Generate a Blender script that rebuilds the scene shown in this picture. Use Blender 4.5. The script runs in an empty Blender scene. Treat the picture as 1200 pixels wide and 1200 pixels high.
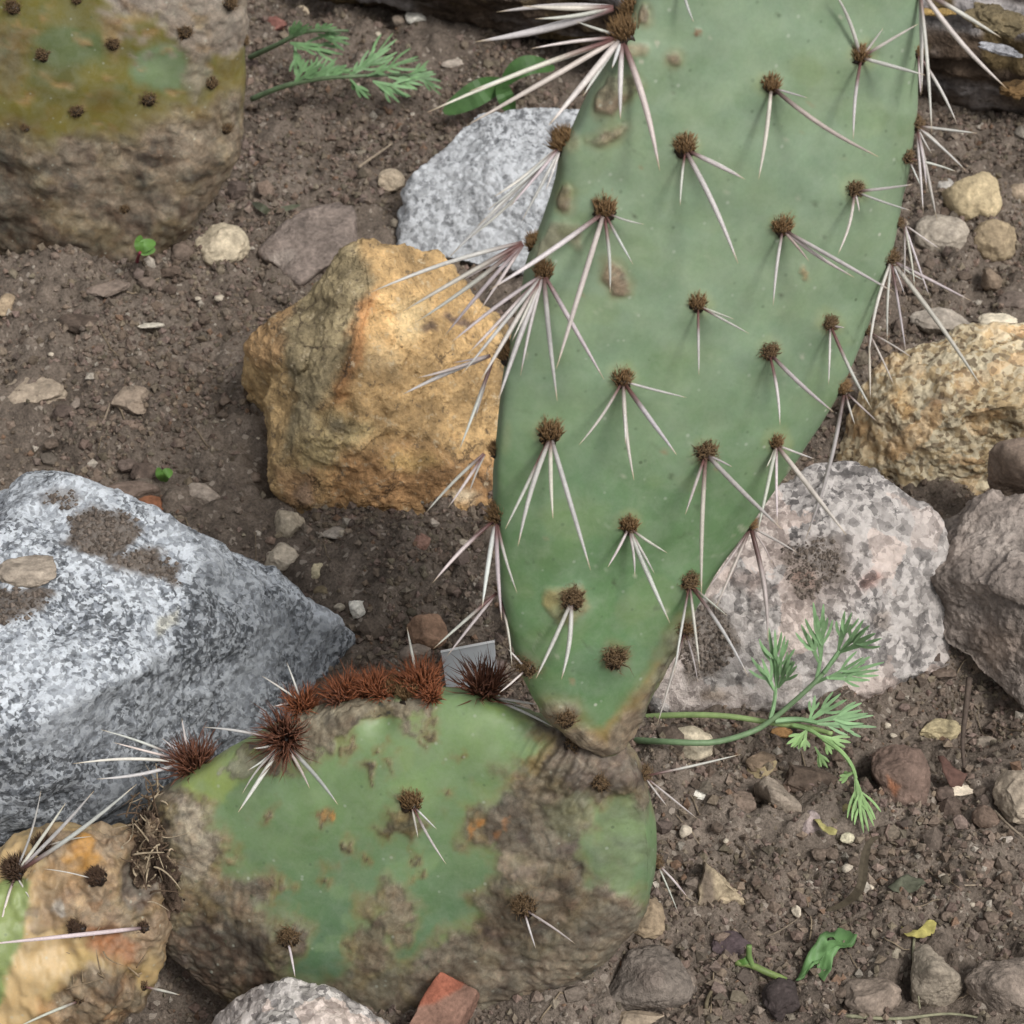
import bpy, bmesh, math, random
import numpy as np
from mathutils import Vector
from mathutils.bvhtree import BVHTree

random.seed(7)
RNG = np.random.default_rng(7)
scene = bpy.context.scene
col_main = scene.collection

# ------------------------------------------------------------------ camera, sky, sun, exposure
PITCH = math.radians(40.0)
TH = 0.215                                     # tangent of half the field of view
CAM = np.array([0.0, -0.766, 0.643])
FWD = np.array([0.0, math.cos(PITCH), -math.sin(PITCH)])
RIGHT = np.array([1.0, 0.0, 0.0])
UP = np.array([0.0, math.sin(PITCH), math.cos(PITCH)])
cam_data = bpy.data.cameras.new('camera')
cam = bpy.data.objects.new('camera', cam_data)
col_main.objects.link(cam)
cam.location = CAM
cam.rotation_euler = (math.radians(90) - PITCH, 0, 0)
cam_data.sensor_width = 36
cam_data.lens = 18 / TH
cam_data.clip_start = 0.01
cam_data.clip_end = 500
cam_data.dof.use_dof = True
cam_data.dof.focus_distance = 0.82
cam_data.dof.aperture_fstop = 40
scene.camera = cam

SUN_ELEV, SUN_AZ = 52.0, 140.0                  # azimuth from +y (away from camera) towards +x
world = bpy.data.worlds.new('World')
scene.world = world
world.use_nodes = True
wn = world.node_tree
wn.nodes.clear()
w_out = wn.nodes.new('ShaderNodeOutputWorld')
w_bg = wn.nodes.new('ShaderNodeBackground')
w_hs = wn.nodes.new('ShaderNodeHueSaturation')
w_sky = wn.nodes.new('ShaderNodeTexSky')
w_sky.sky_type = 'NISHITA'
w_sky.sun_disc = False
w_sky.sun_elevation = math.radians(SUN_ELEV)
w_sky.sun_rotation = math.radians(SUN_AZ)
w_sky.dust_density = 4.0
w_hs.inputs['Saturation'].default_value = 0.10
w_bg.inputs['Strength'].default_value = 0.10
wn.links.new(w_sky.outputs['Color'], w_hs.inputs['Color'])
wn.links.new(w_hs.outputs['Color'], w_bg.inputs['Color'])
wn.links.new(w_bg.outputs['Background'], w_out.inputs['Surface'])
sun_data = bpy.data.lights.new('sun', 'SUN')
sun_data.energy = 1.5
sun_data.angle = math.radians(14)
sun_data.color = (1.0, 0.97, 0.92)
sun = bpy.data.objects.new('sun', sun_data)
col_main.objects.link(sun)
se, sa = math.radians(SUN_ELEV), math.radians(SUN_AZ)
sun_dir = Vector((math.sin(sa) * math.cos(se), math.cos(sa) * math.cos(se), math.sin(se)))
sun.rotation_euler = sun_dir.to_track_quat('Z', 'Y').to_euler()
sun.location = sun_dir * 5
scene.view_settings.view_transform = 'Standard'
scene.view_settings.look = 'None'
scene.view_settings.gamma = 1.0
scene.view_settings.use_curve_mapping = False
scene.view_settings.exposure = 0.43
scene.cycles.max_bounces = 5
scene.cycles.diffuse_bounces = 3
scene.cycles.glossy_bounces = 2
scene.cycles.transmission_bounces = 2

# ------------------------------------------------------------------ photo pixels (1200 x 1200) to points
def ray(px, py):
    return FWD + RIGHT * ((px - 600) / 600 * TH) + UP * ((600 - py) / 600 * TH)
def G(px, py, z=0.0):
    d = ray(px, py)
    return CAM + d * ((z - CAM[2]) / d[2])
def AT(px, py, t):
    return CAM + ray(px, py) * t
def PLN(px, py, p0, n):
    d = ray(px, py)
    return CAM + d * (np.dot(p0 - CAM, n) / np.dot(d, n))
def proj(v):
    q = v - CAM
    t = q @ FWD
    return 600 + (q @ RIGHT) / t / TH * 600, 600 - (q @ UP) / t / TH * 600, t
def depth(p):
    return float((p - CAM) @ FWD)
def PX(t):
    return 2 * TH * t / 1200                   # metres per pixel at that depth

# ------------------------------------------------------------------ noise
def _hash(ix, iy, iz, s):
    n = (ix.astype(np.int64) * 374761393 + iy.astype(np.int64) * 668265263
         + iz.astype(np.int64) * 1274126177 + s * 974634211) & 0xFFFFFFFF
    n = ((n ^ (n >> 13)) * 1274126177) & 0xFFFFFFFF
    n = ((n ^ (n >> 16)) * 2246822519) & 0xFFFFFFFF
    n = n ^ (n >> 15)
    return (n & 0xFFFFFF) / float(0xFFFFFF)
def vnoise(p, s=0):
    f = np.floor(p); r = p - f
    u = r * r * r * (r * (r * 6 - 15) + 10)
    i = f.astype(np.int64)
    o = np.zeros(len(p))
    for a in (0, 1):
        wa = u[:, 0] if a else 1 - u[:, 0]
        for b in (0, 1):
            wb = u[:, 1] if b else 1 - u[:, 1]
            for c in (0, 1):
                wc = u[:, 2] if c else 1 - u[:, 2]
                o += wa * wb * wc * _hash(i[:, 0] + a, i[:, 1] + b, i[:, 2] + c, s)
    return o * 2 - 1
def fbm(p, octv=4, s=0, gain=0.5):
    o = np.zeros(len(p)); amp = 1.0
    for k in range(octv):
        o += amp * vnoise(p * (2.03 ** k) + k * 7.31, s + k)
        amp *= gain
    return o
def worley2(x, y, s=0):
    fx, fy = np.floor(x), np.floor(y)
    best = np.full(len(x), 9.0); cell = np.zeros(len(x))
    z = np.zeros(len(x))
    for a in (-1, 0, 1):
        for b in (-1, 0, 1):
            cx, cy = fx + a, fy + b
            jx, jy = _hash(cx, cy, z, s), _hash(cx, cy, z, s + 11)
            d = (cx + jx - x) ** 2 + (cy + jy - y) ** 2
            m = d < best
            best = np.where(m, d, best); cell = np.where(m, _hash(cx, cy, z, s + 23), cell)
    return np.sqrt(best), cell
def worley3(p, s=0):
    f = np.floor(p)
    b1 = np.full(len(p), 9.0); cell = np.zeros(len(p))
    for a in (-1, 0, 1):
        for b in (-1, 0, 1):
            for c in (-1, 0, 1):
                q = f + np.array([a, b, c])
                j = np.stack([_hash(q[:, 0], q[:, 1], q[:, 2], s + k) for k in (0, 5, 9)], 1)
                d = ((q + j - p) ** 2).sum(1)
                m = d < b1
                b1 = np.where(m, d, b1); cell = np.where(m, _hash(q[:, 0], q[:, 1], q[:, 2], s + 3), cell)
    return np.sqrt(b1), cell
def sstep(a, b, x):
    t = np.clip((x - a) / (b - a), 0, 1)
    return t * t * (3 - 2 * t)
def poly_sd(x, y, poly):
    """signed distance in pixels, positive inside"""
    P = np.array(poly, float); n = len(P)
    best = np.full(len(x), 1e9); ins = np.zeros(len(x), bool)
    for i in range(n):
        x0, y0 = P[i]; x1, y1 = P[(i + 1) % n]
        ex, ey = x1 - x0, y1 - y0
        t = np.clip(((x - x0) * ex + (y - y0) * ey) / (ex * ex + ey * ey + 1e-9), 0, 1)
        best = np.minimum(best, (x - x0 - t * ex) ** 2 + (y - y0 - t * ey) ** 2)
        if abs(ey) > 1e-9:
            c = ((y0 > y) != (y1 > y)) & (x < ex * (y - y0) / ey + x0)
            ins ^= c
    return np.sqrt(best) * np.where(ins, 1, -1)
def lin(r, g, b):
    m_ = 0.3 * r + 0.55 * g + 0.15 * b
    r, g, b = (m_ + 0.85 * (q - m_) for q in (r, g, b))
    f = lambda c: (c / 255 / 12.92) if c / 255 <= 0.04045 else ((c / 255 + 0.055) / 1.055) ** 2.4
    return np.array([f(r), f(g), f(b)])

# ------------------------------------------------------------------ ground height
HUMPS = []
for px, py, amp, rad in ((470, 650, .009, .045), (430, 590, -.004, .03), (225, 1165, -.038, .032), (140, 1215, -.03, .03), (820, 1010, .008, .05),
                         (1150, 830, -.014, .022), (120, 420, .008, .06), (330, 480, .014, .03), (650, 1180, .004, .03),
                         (700, 60, -.02, .05), (1050, 1080, .006, .06), (110, 312, .016, .055), (10, 285, .012, .05), (520, 800, .004, .03),
                         (1060, 900, -.006, .03), (960, 880, -.006, .02), (770, 920, .010, .02), (620, 1125, .012, .022), (690, 1090, .012, .02), (600, 1140, .008, .016), (515, 1190, -.006, .016)):
    q = G(px, py); HUMPS.append((q[0], q[1], amp, rad))
def gh_low(x, y):
    x = np.atleast_1d(np.asarray(x, float)); y = np.atleast_1d(np.asarray(y, float))
    z = np.zeros(len(x))
    p = np.stack([x, y, np.zeros(len(x))], 1)
    z += 0.005 * fbm(p * 9, 3, 40)
    for hx, hy, a, r in HUMPS:
        z += a * np.exp(-((x - hx) ** 2 + (y - hy) ** 2) / (r * r))
    return z
def gh(x, y):
    x = np.atleast_1d(np.asarray(x, float)); y = np.atleast_1d(np.asarray(y, float))
    z = gh_low(x, y)
    p = np.stack([x, y, np.zeros(len(x))], 1)
    w = 0.5 + 0.5 * vnoise(p * 22, 77)
    z += 0.0050 * fbm(p * 42, 4, 50, .55)
    wx, wy = x + 0.003 * vnoise(p * 150, 3), y + 0.003 * vnoise(p * 150, 4)
    d, c = worley2(wx * 62, wy * 62, 5)
    z += 0.0125 * w * np.clip(0.75 - d, 0, 1) * (c > 0.45)
    d, c = worley2(wx * 150 + 3, wy * 150, 6)
    z += 0.0042 * np.clip(0.75 - d, 0, 1) * (0.3 + 0.9 * c)
    d, c = worley2(wx * 330, wy * 330 + 9, 8)
    z += 0.0020 * np.clip(0.8 - d, 0, 1) * (0.3 + c)
    return z - GOFF
GOFF = 0.0
_gx, _gy = RNG.uniform(-.3, .3, 4000), RNG.uniform(-.3, .4, 4000)
GOFF = float(np.mean(gh(_gx, _gy) - gh_low(_gx, _gy)))
def ONG(px, py):
    q = G(px, py)
    for _ in range(4):
        q = G(px, py, float(gh_low(q[0], q[1])[0]))
    return q

# ------------------------------------------------------------------ object helpers
def make_mesh(name, verts, faces, mat=None, cols=None, smooth=True):
    me = bpy.data.meshes.new(name)
    verts = np.asarray(verts, np.float32)
    if isinstance(faces, np.ndarray):
        nf, k = faces.shape
        me.vertices.add(len(verts)); me.vertices.foreach_set('co', verts.ravel())
        me.loops.add(nf * k); me.loops.foreach_set('vertex_index', faces.astype(np.int32).ravel())
        me.polygons.add(nf)
        me.polygons.foreach_set('loop_start', np.arange(0, nf * k, k, dtype=np.int32))
        me.update(calc_edges=True)
    else:
        me.from_pydata([tuple(v) for v in verts.tolist()], [], faces)
        me.update()
    me.polygons.foreach_set('use_smooth', np.full(len(me.polygons), smooth, bool))
    if cols is not None:
        set_col(me, cols)
    if mat: me.materials.append(mat)
    return me
def set_col(me, cols):
    a = me.color_attributes.get('col') or me.color_attributes.new('col', 'FLOAT_COLOR', 'POINT')
    c = np.ones((len(me.vertices), 4), np.float32)
    c[:, :3] = cols
    a.data.foreach_set('color', c.ravel())
def link(name, me, parent=None, loc=None):
    o = bpy.data.objects.new(name, me)
    col_main.objects.link(o)
    if loc is not None: o.location = loc
    if parent: o.parent = parent
    return o
def tag(o, label=None, cat=None, group=None, kind=None):
    if label: o['label'] = label
    if cat: o['category'] = cat
    if group: o['group'] = group
    if kind: o['kind'] = kind
    return o
def empty(name, loc):
    o = bpy.data.objects.new(name, None)
    o.empty_display_size = 0.02
    o.location = loc
    col_main.objects.link(o)
    return o
def child(name, me, parent, origin=None):
    """mesh given in world coordinates -> child of parent (parents carry only a translation)"""
    base = np.array(parent.location)
    if parent.parent: base = base + np.array(parent.parent.location)
    o = bpy.data.objects.new(name, me)
    col_main.objects.link(o)
    org = base if origin is None else np.asarray(origin, float)
    n = len(me.vertices)
    co = np.empty(n * 3, np.float32); me.vertices.foreach_get('co', co)
    co = co.reshape(-1, 3) - org.astype(np.float32)
    me.vertices.foreach_set('co', co.ravel()); me.update()
    o.parent = parent
    o.location = org - base
    return o
def top(name, me, origin):
    n = len(me.vertices)
    co = np.empty(n * 3, np.float32); me.vertices.foreach_get('co', co)
    co = co.reshape(-1, 3) - np.asarray(origin, np.float32)
    me.vertices.foreach_set('co', co.ravel()); me.update()
    return link(name, me, None, origin)

# ------------------------------------------------------------------ materials
def new_mat(name):
    m = bpy.data.materials.new(name); m.use_nodes = True
    nt = m.node_tree; nt.nodes.clear()
    out = nt.nodes.new('ShaderNodeOutputMaterial'); b = nt.nodes.new('ShaderNodeBsdfPrincipled')
    nt.links.new(b.outputs[0], out.inputs[0])
    return m, nt, b
def N(nt, t, **kw):
    n = nt.nodes.new(t)
    for k, v in kw.items():
        if k in n.inputs.keys(): n.inputs[k].default_value = v
        else: setattr(n, k, v)
    return n
def ramp(nt, src, stops):
    r = nt.nodes.new('ShaderNodeValToRGB')
    e = r.color_ramp.elements
    while len(e) < len(stops): e.new(0.5)
    for i, (p, c) in enumerate(stops):
        e[i].position = p
        e[i].color = (c, c, c, 1) if not hasattr(c, '__len__') else (*c, 1)
    nt.links.new(src, r.inputs[0])
    return r
def mix(nt, typ, fac, a, b):
    m = nt.nodes.new('ShaderNodeMix'); m.data_type = 'RGBA'; m.blend_type = typ
    for sock, v in ((m.inputs[0], fac), (m.inputs[6], a), (m.inputs[7], b)):
        if hasattr(v, 'is_linked') or hasattr(v, 'links'): nt.links.new(v, sock)
        elif hasattr(v, '__len__'): sock.default_value = (*v, 1) if len(v) == 3 else v
        else: sock.default_value = v
    return m.outputs[2]
def coords(nt, shift=True):
    tc = nt.nodes.new('ShaderNodeTexCoord')
    if not shift: return tc.outputs['Object']
    oi = nt.nodes.new('ShaderNodeObjectInfo')
    mu = N(nt, 'ShaderNodeMath', operation='MULTIPLY'); mu.inputs[1].default_value = 17.0
    nt.links.new(oi.outputs['Random'], mu.inputs[0])
    ad = N(nt, 'ShaderNodeVectorMath', operation='ADD')
    nt.links.new(tc.outputs['Object'], ad.inputs[0]); nt.links.new(mu.outputs[0], ad.inputs[1])
    return ad.outputs[0]
def noise_tex(nt, co, scale, detail=6, rough=0.6, dist=0.0):
    n = N(nt, 'ShaderNodeTexNoise', Scale=scale, Detail=detail, Roughness=rough, Distortion=dist)
    nt.links.new(co, n.inputs['Vector'])
    return n
def bump(nt, b, h, strength, dist, prev=None):
    bp = N(nt, 'ShaderNodeBump', Strength=strength, Distance=dist)
    nt.links.new(h, bp.inputs['Height'])
    if prev: nt.links.new(prev, bp.inputs['Normal'])
    if b: nt.links.new(bp.outputs[0], b.inputs['Normal'])
    return bp.outputs[0]
def attr(nt):
    a = nt.nodes.new('ShaderNodeAttribute'); a.attribute_name = 'col'
    return a.outputs['Color']

def mat_mottled(name, lo=0.7, hi=1.25, scale=120, rough=0.9, bstr=0.5, bdist=0.001, bscale=500, fine=0.25, spec=0.25, tint=None, crack=0.0):
    """vertex colour broken up by two scales of noise, with grain"""
    m, nt, b = new_mat(name)
    co = coords(nt)
    n1 = noise_tex(nt, co, scale, 5, 0.65)
    n2 = noise_tex(nt, co, bscale, 3, 0.7)
    r1 = ramp(nt, n1.outputs[0], [(0.3, lo), (0.7, hi)])
    c = mix(nt, 'MULTIPLY', 1.0, attr(nt), r1.outputs[0])
    r2 = ramp(nt, n2.outputs[0], [(0.3, 1 - fine), (0.7, 1 + fine)])
    c = mix(nt, 'MULTIPLY', 1.0, c, r2.outputs[0])
    if tint is not None:
        n3 = noise_tex(nt, co, scale * 0.6, 4, 0.6)
        r3 = ramp(nt, n3.outputs[0], [(0.45, 0.0), (0.7, 0.7)])
        c = mix(nt, 'MIX', r3.outputs[0], c, tint)
    if crack:
        sub = N(nt, 'ShaderNodeVectorMath', operation='MULTIPLY_ADD')
        nt.links.new(n1.outputs['Color'], sub.inputs[0]); sub.inputs[1].default_value = (0.02,) * 3; nt.links.new(co, sub.inputs[2])
        ve = N(nt, 'ShaderNodeTexVoronoi', Scale=38.0); ve.feature = 'DISTANCE_TO_EDGE'; nt.links.new(sub.outputs[0], ve.inputs['Vector'])
        re_ = ramp(nt, ve.outputs[0], [(0.0, 1.0), (0.035, 0.0)])
        nm_ = noise_tex(nt, co, 30, 2, 0.5); rm = ramp(nt, nm_.outputs[0], [(0.5, 0.0), (0.62, crack)])
        mu = N(nt, 'ShaderNodeMath', operation='MULTIPLY'); nt.links.new(re_.outputs[0], mu.inputs[0]); nt.links.new(rm.outputs[0], mu.inputs[1])
        c = mix(nt, 'MIX', mu.outputs[0], c, (0.06, 0.042, 0.03))
        dn_ = noise_tex(nt, co, 210, 4, 0.75); rd = ramp(nt, dn_.outputs[0], [(0.585, 0.0), (0.67, 0.75)])
        c = mix(nt, 'MIX', rd.outputs[0], c, (0.11, 0.085, 0.06))
        lt_ = ramp(nt, dn_.outputs[0], [(0.33, 0.6), (0.42, 0.0)])
        c = mix(nt, 'MIX', lt_.outputs[0], c, (0.58, 0.48, 0.33))
    nt.links.new(c, b.inputs['Base Color'])
    b.inputs['Roughness'].default_value = rough
    b.inputs['Specular IOR Level'].default_value = spec
    p = bump(nt, None, n1.outputs[0], bstr, bdist * 3)
    bump(nt, b, n2.outputs[0], bstr, bdist, p)
    return m
def mat_granite(name, cell=420, dark=(0.035, 0.037, 0.042), mid=(0.30, 0.31, 0.33), light=(0.72, 0.73, 0.75), warm=None, amount=0.42, bleach=0.5, speck=0.75):
    """crystals: light feldspar, grey quartz, black mica; vertex colour tints it"""
    m, nt, b = new_mat(name)
    co = coords(nt)
    wn_ = noise_tex(nt, co, cell * 0.9, 3, 0.6)
    sub = N(nt, 'ShaderNodeVectorMath', operation='MULTIPLY_ADD')
    nt.links.new(wn_.outputs['Color'], sub.inputs[0]); sub.inputs[1].default_value = (1.3 / cell,) * 3
    nt.links.new(co, sub.inputs[2])
    v1 = N(nt, 'ShaderNodeTexVoronoi', Scale=cell); nt.links.new(sub.outputs[0], v1.inputs['Vector'])
    v2 = N(nt, 'ShaderNodeTexVoronoi', Scale=cell * 1.9); nt.links.new(sub.outputs[0], v2.inputs['Vector'])
    s1 = N(nt, 'ShaderNodeSeparateColor'); nt.links.new(v1.outputs['Color'], s1.inputs[0])
    s2 = N(nt, 'ShaderNodeSeparateColor'); nt.links.new(v2.outputs['Color'], s2.inputs[0])
    base = ramp(nt, s1.outputs[0], [(0.0, mid), (0.3, tuple(np.array(mid) * 1.3)), (0.62, light), (1.0, tuple(np.array(light) * 0.85))])
    base.color_ramp.interpolation = 'LINEAR'
    big = noise_tex(nt, co, 34, 5, 0.65)
    patch = noise_tex(nt, co, cell * 0.3, 5, 0.7)
    # threshold of black minerals varies over the stone
    ad = N(nt, 'ShaderNodeMath', operation='MULTIPLY_ADD'); nt.links.new(big.outputs[0], ad.inputs[0]); ad.inputs[1].default_value = -0.9; ad.inputs[2].default_value = amount + 0.45
    ad2 = N(nt, 'ShaderNodeMath', operation='MULTIPLY_ADD'); nt.links.new(patch.outputs[0], ad2.inputs[0]); ad2.inputs[1].default_value = 1.1; nt.links.new(s2.outputs[1], ad2.inputs[2])
    df = N(nt, 'ShaderNodeMath', operation='SUBTRACT'); nt.links.new(ad.outputs[0], df.inputs[0]); 
    hf = N(nt, 'ShaderNodeMath', operation='MULTIPLY'); nt.links.new(ad2.outputs[0], hf.inputs[0]); hf.inputs[1].default_value = 0.5
    nt.links.new(hf.outputs[0], df.inputs[1])
    fac = ramp(nt, df.outputs[0], [(0.0, 0.0), (0.25, 0.8)])
    c = mix(nt, 'MIX', fac.outputs[0], base.outputs[0], dark)
    v4 = N(nt, 'ShaderNodeTexVoronoi', Scale=cell * 1.35); nt.links.new(co, v4.inputs['Vector'])
    s4 = N(nt, 'ShaderNodeSeparateColor'); nt.links.new(v4.outputs['Color'], s4.inputs[0])
    c = mix(nt, 'MIX', ramp(nt, s4.outputs[0], [(0.80, 0.0), (0.84, speck)]).outputs[0], c, tuple(np.array(dark) * .7))
    c = mix(nt, 'MIX', ramp(nt, s4.outputs[1], [(0.84, 0.0), (0.88, speck)]).outputs[0], c, tuple(np.array(light) * 1.1))
    if warm is not None:
        wv = N(nt, 'ShaderNodeTexVoronoi', Scale=cell * 0.28); nt.links.new(sub.outputs[0], wv.inputs['Vector'])
        sw = N(nt, 'ShaderNodeSeparateColor'); nt.links.new(wv.outputs['Color'], sw.inputs[0])
        rw = ramp(nt, sw.outputs[2], [(0.55, 0.0), (0.85, 0.45)])
        c = mix(nt, 'MIX', rw.outputs[0], c, mix(nt, 'MULTIPLY', 0.6, warm, c))
    bl = ramp(nt, big.outputs[0], [(0.45, 0.0), (0.75, bleach)])
    c = mix(nt, 'MIX', bl.outputs[0], c, tuple(np.array(light) * 0.95))
    c = mix(nt, 'MULTIPLY', 1.0, c, attr(nt))
    da = nt.nodes.new('ShaderNodeAttribute'); da.attribute_name = 'dirt'
    dn = noise_tex(nt, co, 500, 4, 0.75); dr = ramp(nt, dn.outputs[0], [(0.3, (0.075, 0.06, 0.05)), (0.7, (0.23, 0.19, 0.155))])
    c = mix(nt, 'MIX', da.outputs['Fac'], c, dr.outputs[0])
    nt.links.new(c, b.inputs['Base Color'])
    b.inputs['Roughness'].default_value = 0.75
    b.inputs['Specular IOR Level'].default_value = 0.35
    h = noise_tex(nt, co, 260, 5, 0.75)
    p = bump(nt, None, s1.outputs[0], 0.25, 0.0006)
    bump(nt, b, h.outputs[0], 0.8, 0.0022, p)
    return m
def mat_attr(name, rough=0.5, spec=0.4, nscale=400, var=0.2, bstr=0.2, bdist=0.0004, sss=0.0):
    m, nt, b = new_mat(name)
    co = coords(nt)
    n = noise_tex(nt, co, nscale, 5, 0.6)
    r = ramp(nt, n.outputs[0], [(0.3, 1 - var), (0.7, 1 + var)])
    nt.links.new(mix(nt, 'MULTIPLY', 1.0, attr(nt), r.outputs[0]), b.inputs['Base Color'])
    b.inputs['Roughness'].default_value = rough
    b.inputs['Specular IOR Level'].default_value = spec
    if bstr: bump(nt, b, n.outputs[0], bstr, bdist)
    return m
def mat_leaf(name):
    m, nt, b = new_mat(name)
    co = coords(nt)
    n = noise_tex(nt, co, 180, 5, 0.6)
    r = ramp(nt, n.outputs[0], [(0.3, 0.75), (0.7, 1.25)])
    c = mix(nt, 'MULTIPLY', 1.0, attr(nt), r.outputs[0])
    nt.links.new(c, b.inputs['Base Color'])
    b.inputs['Roughness'].default_value = 0.55
    tr = nt.nodes.new('ShaderNodeBsdfTranslucent'); nt.links.new(c, tr.inputs[0])
    ms = nt.nodes.new('ShaderNodeMixShader'); ms.inputs[0].default_value = 0.25
    out = [x for x in nt.nodes if x.type == 'OUTPUT_MATERIAL'][0]
    nt.links.new(b.outputs[0], ms.inputs[1]); nt.links.new(tr.outputs[0], ms.inputs[2]); nt.links.new(ms.outputs[0], out.inputs[0])
    return m
def mat_pad(name, rough_g=0.42):
    """living skin: waxy where green, rough where corky; alpha-free vertex colour holds its own scars"""
    m, nt, b = new_mat(name)
    co = coords(nt, False)
    a = attr(nt)
    ca = nt.nodes.new('ShaderNodeAttribute'); ca.attribute_name = 'cork'
    n1 = noise_tex(nt, co, 55, 6, 0.6); n2 = noise_tex(nt, co, 900, 4, 0.7); n3 = noise_tex(nt, co, 320, 8, 0.75, 0.6)
    r1 = ramp(nt, n1.outputs[0], [(0.3, 0.88), (0.7, 1.12)])
    r2 = ramp(nt, n2.outputs[0], [(0.3, 0.94), (0.7, 1.06)])
    c = mix(nt, 'MULTIPLY', 1.0, a, r1.outputs[0]); c = mix(nt, 'MULTIPLY', 1.0, c, r2.outputs[0])
    n4 = noise_tex(nt, co, 90, 5, 0.7, 1.2)
    r4 = ramp(nt, n4.outputs[0], [(0.3, (.55, .52, .5)), (0.5, (1, 1, 1)), (0.72, (1.5, 1.45, 1.38))])
    nb = noise_tex(nt, co, 150, 6, 0.72, 0.4)
    rb = ramp(nt, nb.outputs[0], [(0.40, 0.0), (0.72, 0.42)])
    c = mix(nt, 'MIX', rb.outputs[0], c, mix(nt, 'MIX', 0.5, c, (0.34, 0.38, 0.32)))
    ry = ramp(nt, n1.outputs['Color'], [(0.35, 0.0), (0.75, 0.5)])
    c = mix(nt, 'MIX', ry.outputs[0], c, mix(nt, 'MULTIPLY', 1.0, c, (1.12, 1.0, 0.78)))
    v3 = N(nt, 'ShaderNodeTexVoronoi', Scale=330); nt.links.new(co, v3.inputs['Vector'])
    s3 = N(nt, 'ShaderNodeSeparateColor'); nt.links.new(v3.outputs['Color'], s3.inputs[0])
    m3 = N(nt, 'ShaderNodeMath', operation='MULTIPLY'); nt.links.new(ramp(nt, v3.outputs['Distance'], [(0.1, 0.7), (0.25, 0.0)]).outputs[0], m3.inputs[0])
    nt.links.new(ramp(nt, s3.outputs[0], [(0.72, 0.0), (0.8, 0.55)]).outputs[0], m3.inputs[1])
    c = mix(nt, 'MIX', m3.outputs[0], c, mix(nt, 'MIX', ramp(nt, s3.outputs[1], [(0.5, 0.0), (0.52, 1.0)]).outputs[0], (0.06, 0.09, 0.05), (0.42, 0.45, 0.38)))
    r3 = ramp(nt, n3.outputs[0], [(0.32, 0.55), (0.7, 1.4)])
    ck = mix(nt, 'MULTIPLY', 1.0, mix(nt, 'MULTIPLY', 1.0, c, r3.outputs[0]), r4.outputs[0])
    c = mix(nt, 'MIX', ca.outputs['Fac'], c, ck)
    # pale dust and pinprick marks on the skin
    v = N(nt, 'ShaderNodeTexVoronoi', Scale=160); nt.links.new(co, v.inputs['Vector'])
    sv = N(nt, 'ShaderNodeSeparateColor'); nt.links.new(v.outputs['Color'], sv.inputs[0])
    d1 = ramp(nt, v.outputs['Distance'], [(0.05, 1.0), (0.12, 0.0)])
    k1 = ramp(nt, sv.outputs[0], [(0.90, 0.0), (0.93, 0.6)])
    mm = N(nt, 'ShaderNodeMath', operation='MULTIPLY'); nt.links.new(d1.outputs[0], mm.inputs[0]); nt.links.new(k1.outputs[0], mm.inputs[1])
    dk = mix(nt, 'MIX', ramp(nt, sv.outputs[1], [(0.6, 0.0), (0.62, 1.0)]).outputs[0], (0.045, 0.06, 0.03), (0.5, 0.5, 0.42))
    c = mix(nt, 'MIX', mm.outputs[0], c, dk)
    nt.links.new(c, b.inputs['Base Color'])
    rr = N(nt, 'ShaderNodeMapRange'); nt.links.new(ca.outputs['Fac'], rr.inputs[0]); rr.inputs[3].default_value = rough_g; rr.inputs[4].default_value = 0.72
    nt.links.new(rr.outputs[0], b.inputs['Roughness'])
    b.inputs['Specular IOR Level'].default_value = 0.38
    hb = N(nt, 'ShaderNodeMath', operation='MULTIPLY'); nt.links.new(n3.outputs[0], hb.inputs[0]); nt.links.new(ca.outputs['Fac'], hb.inputs[1])
    p = bump(nt, None, hb.outputs[0], 0.55, 0.0009)
    bump(nt, b, n2.outputs[0], 0.10, 0.0003, p)
    return m
def mat_soil(name):
    m, nt, b = new_mat(name)
    co = coords(nt, False)
    n0 = noise_tex(nt, co, 14, 5, 0.6); n1 = noise_tex(nt, co, 130, 4, 0.7); n2 = noise_tex(nt, co, 900, 3, 0.75)
    r0 = ramp(nt, n0.outputs[0], [(0.3, (0.115, 0.092, 0.075)), (0.55, (0.158, 0.128, 0.104)), (0.75, (0.200, 0.165, 0.136))])
    r1 = ramp(nt, n1.outputs[0], [(0.3, 0.62), (0.7, 1.35)]); r2 = ramp(nt, n2.outputs[0], [(0.3, 0.6), (0.68, 1.5)])
    c = mix(nt, 'MULTIPLY', 1.0, r0.outputs[0], r1.outputs[0]); c = mix(nt, 'MULTIPLY', 1.0, c, r2.outputs[0])
    v = N(nt, 'ShaderNodeTexVoronoi', Scale=520); nt.links.new(co, v.inputs['Vector'])
    sv = N(nt, 'ShaderNodeSeparateColor'); nt.links.new(v.outputs['Color'], sv.inputs[0])
    g = ramp(nt, sv.outputs[0], [(0.955, 0.0), (0.975, 0.8)])
    c = mix(nt, 'MIX', g.outputs[0], c, (0.36, 0.31, 0.26))
    nt.links.new(c, b.inputs['Base Color'])
    b.inputs['Roughness'].default_value = 0.95; b.inputs['Specular IOR Level'].default_value = 0.15
    bump(nt, b, n2.outputs[0], 0.9, 0.0012)
    return m

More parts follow.
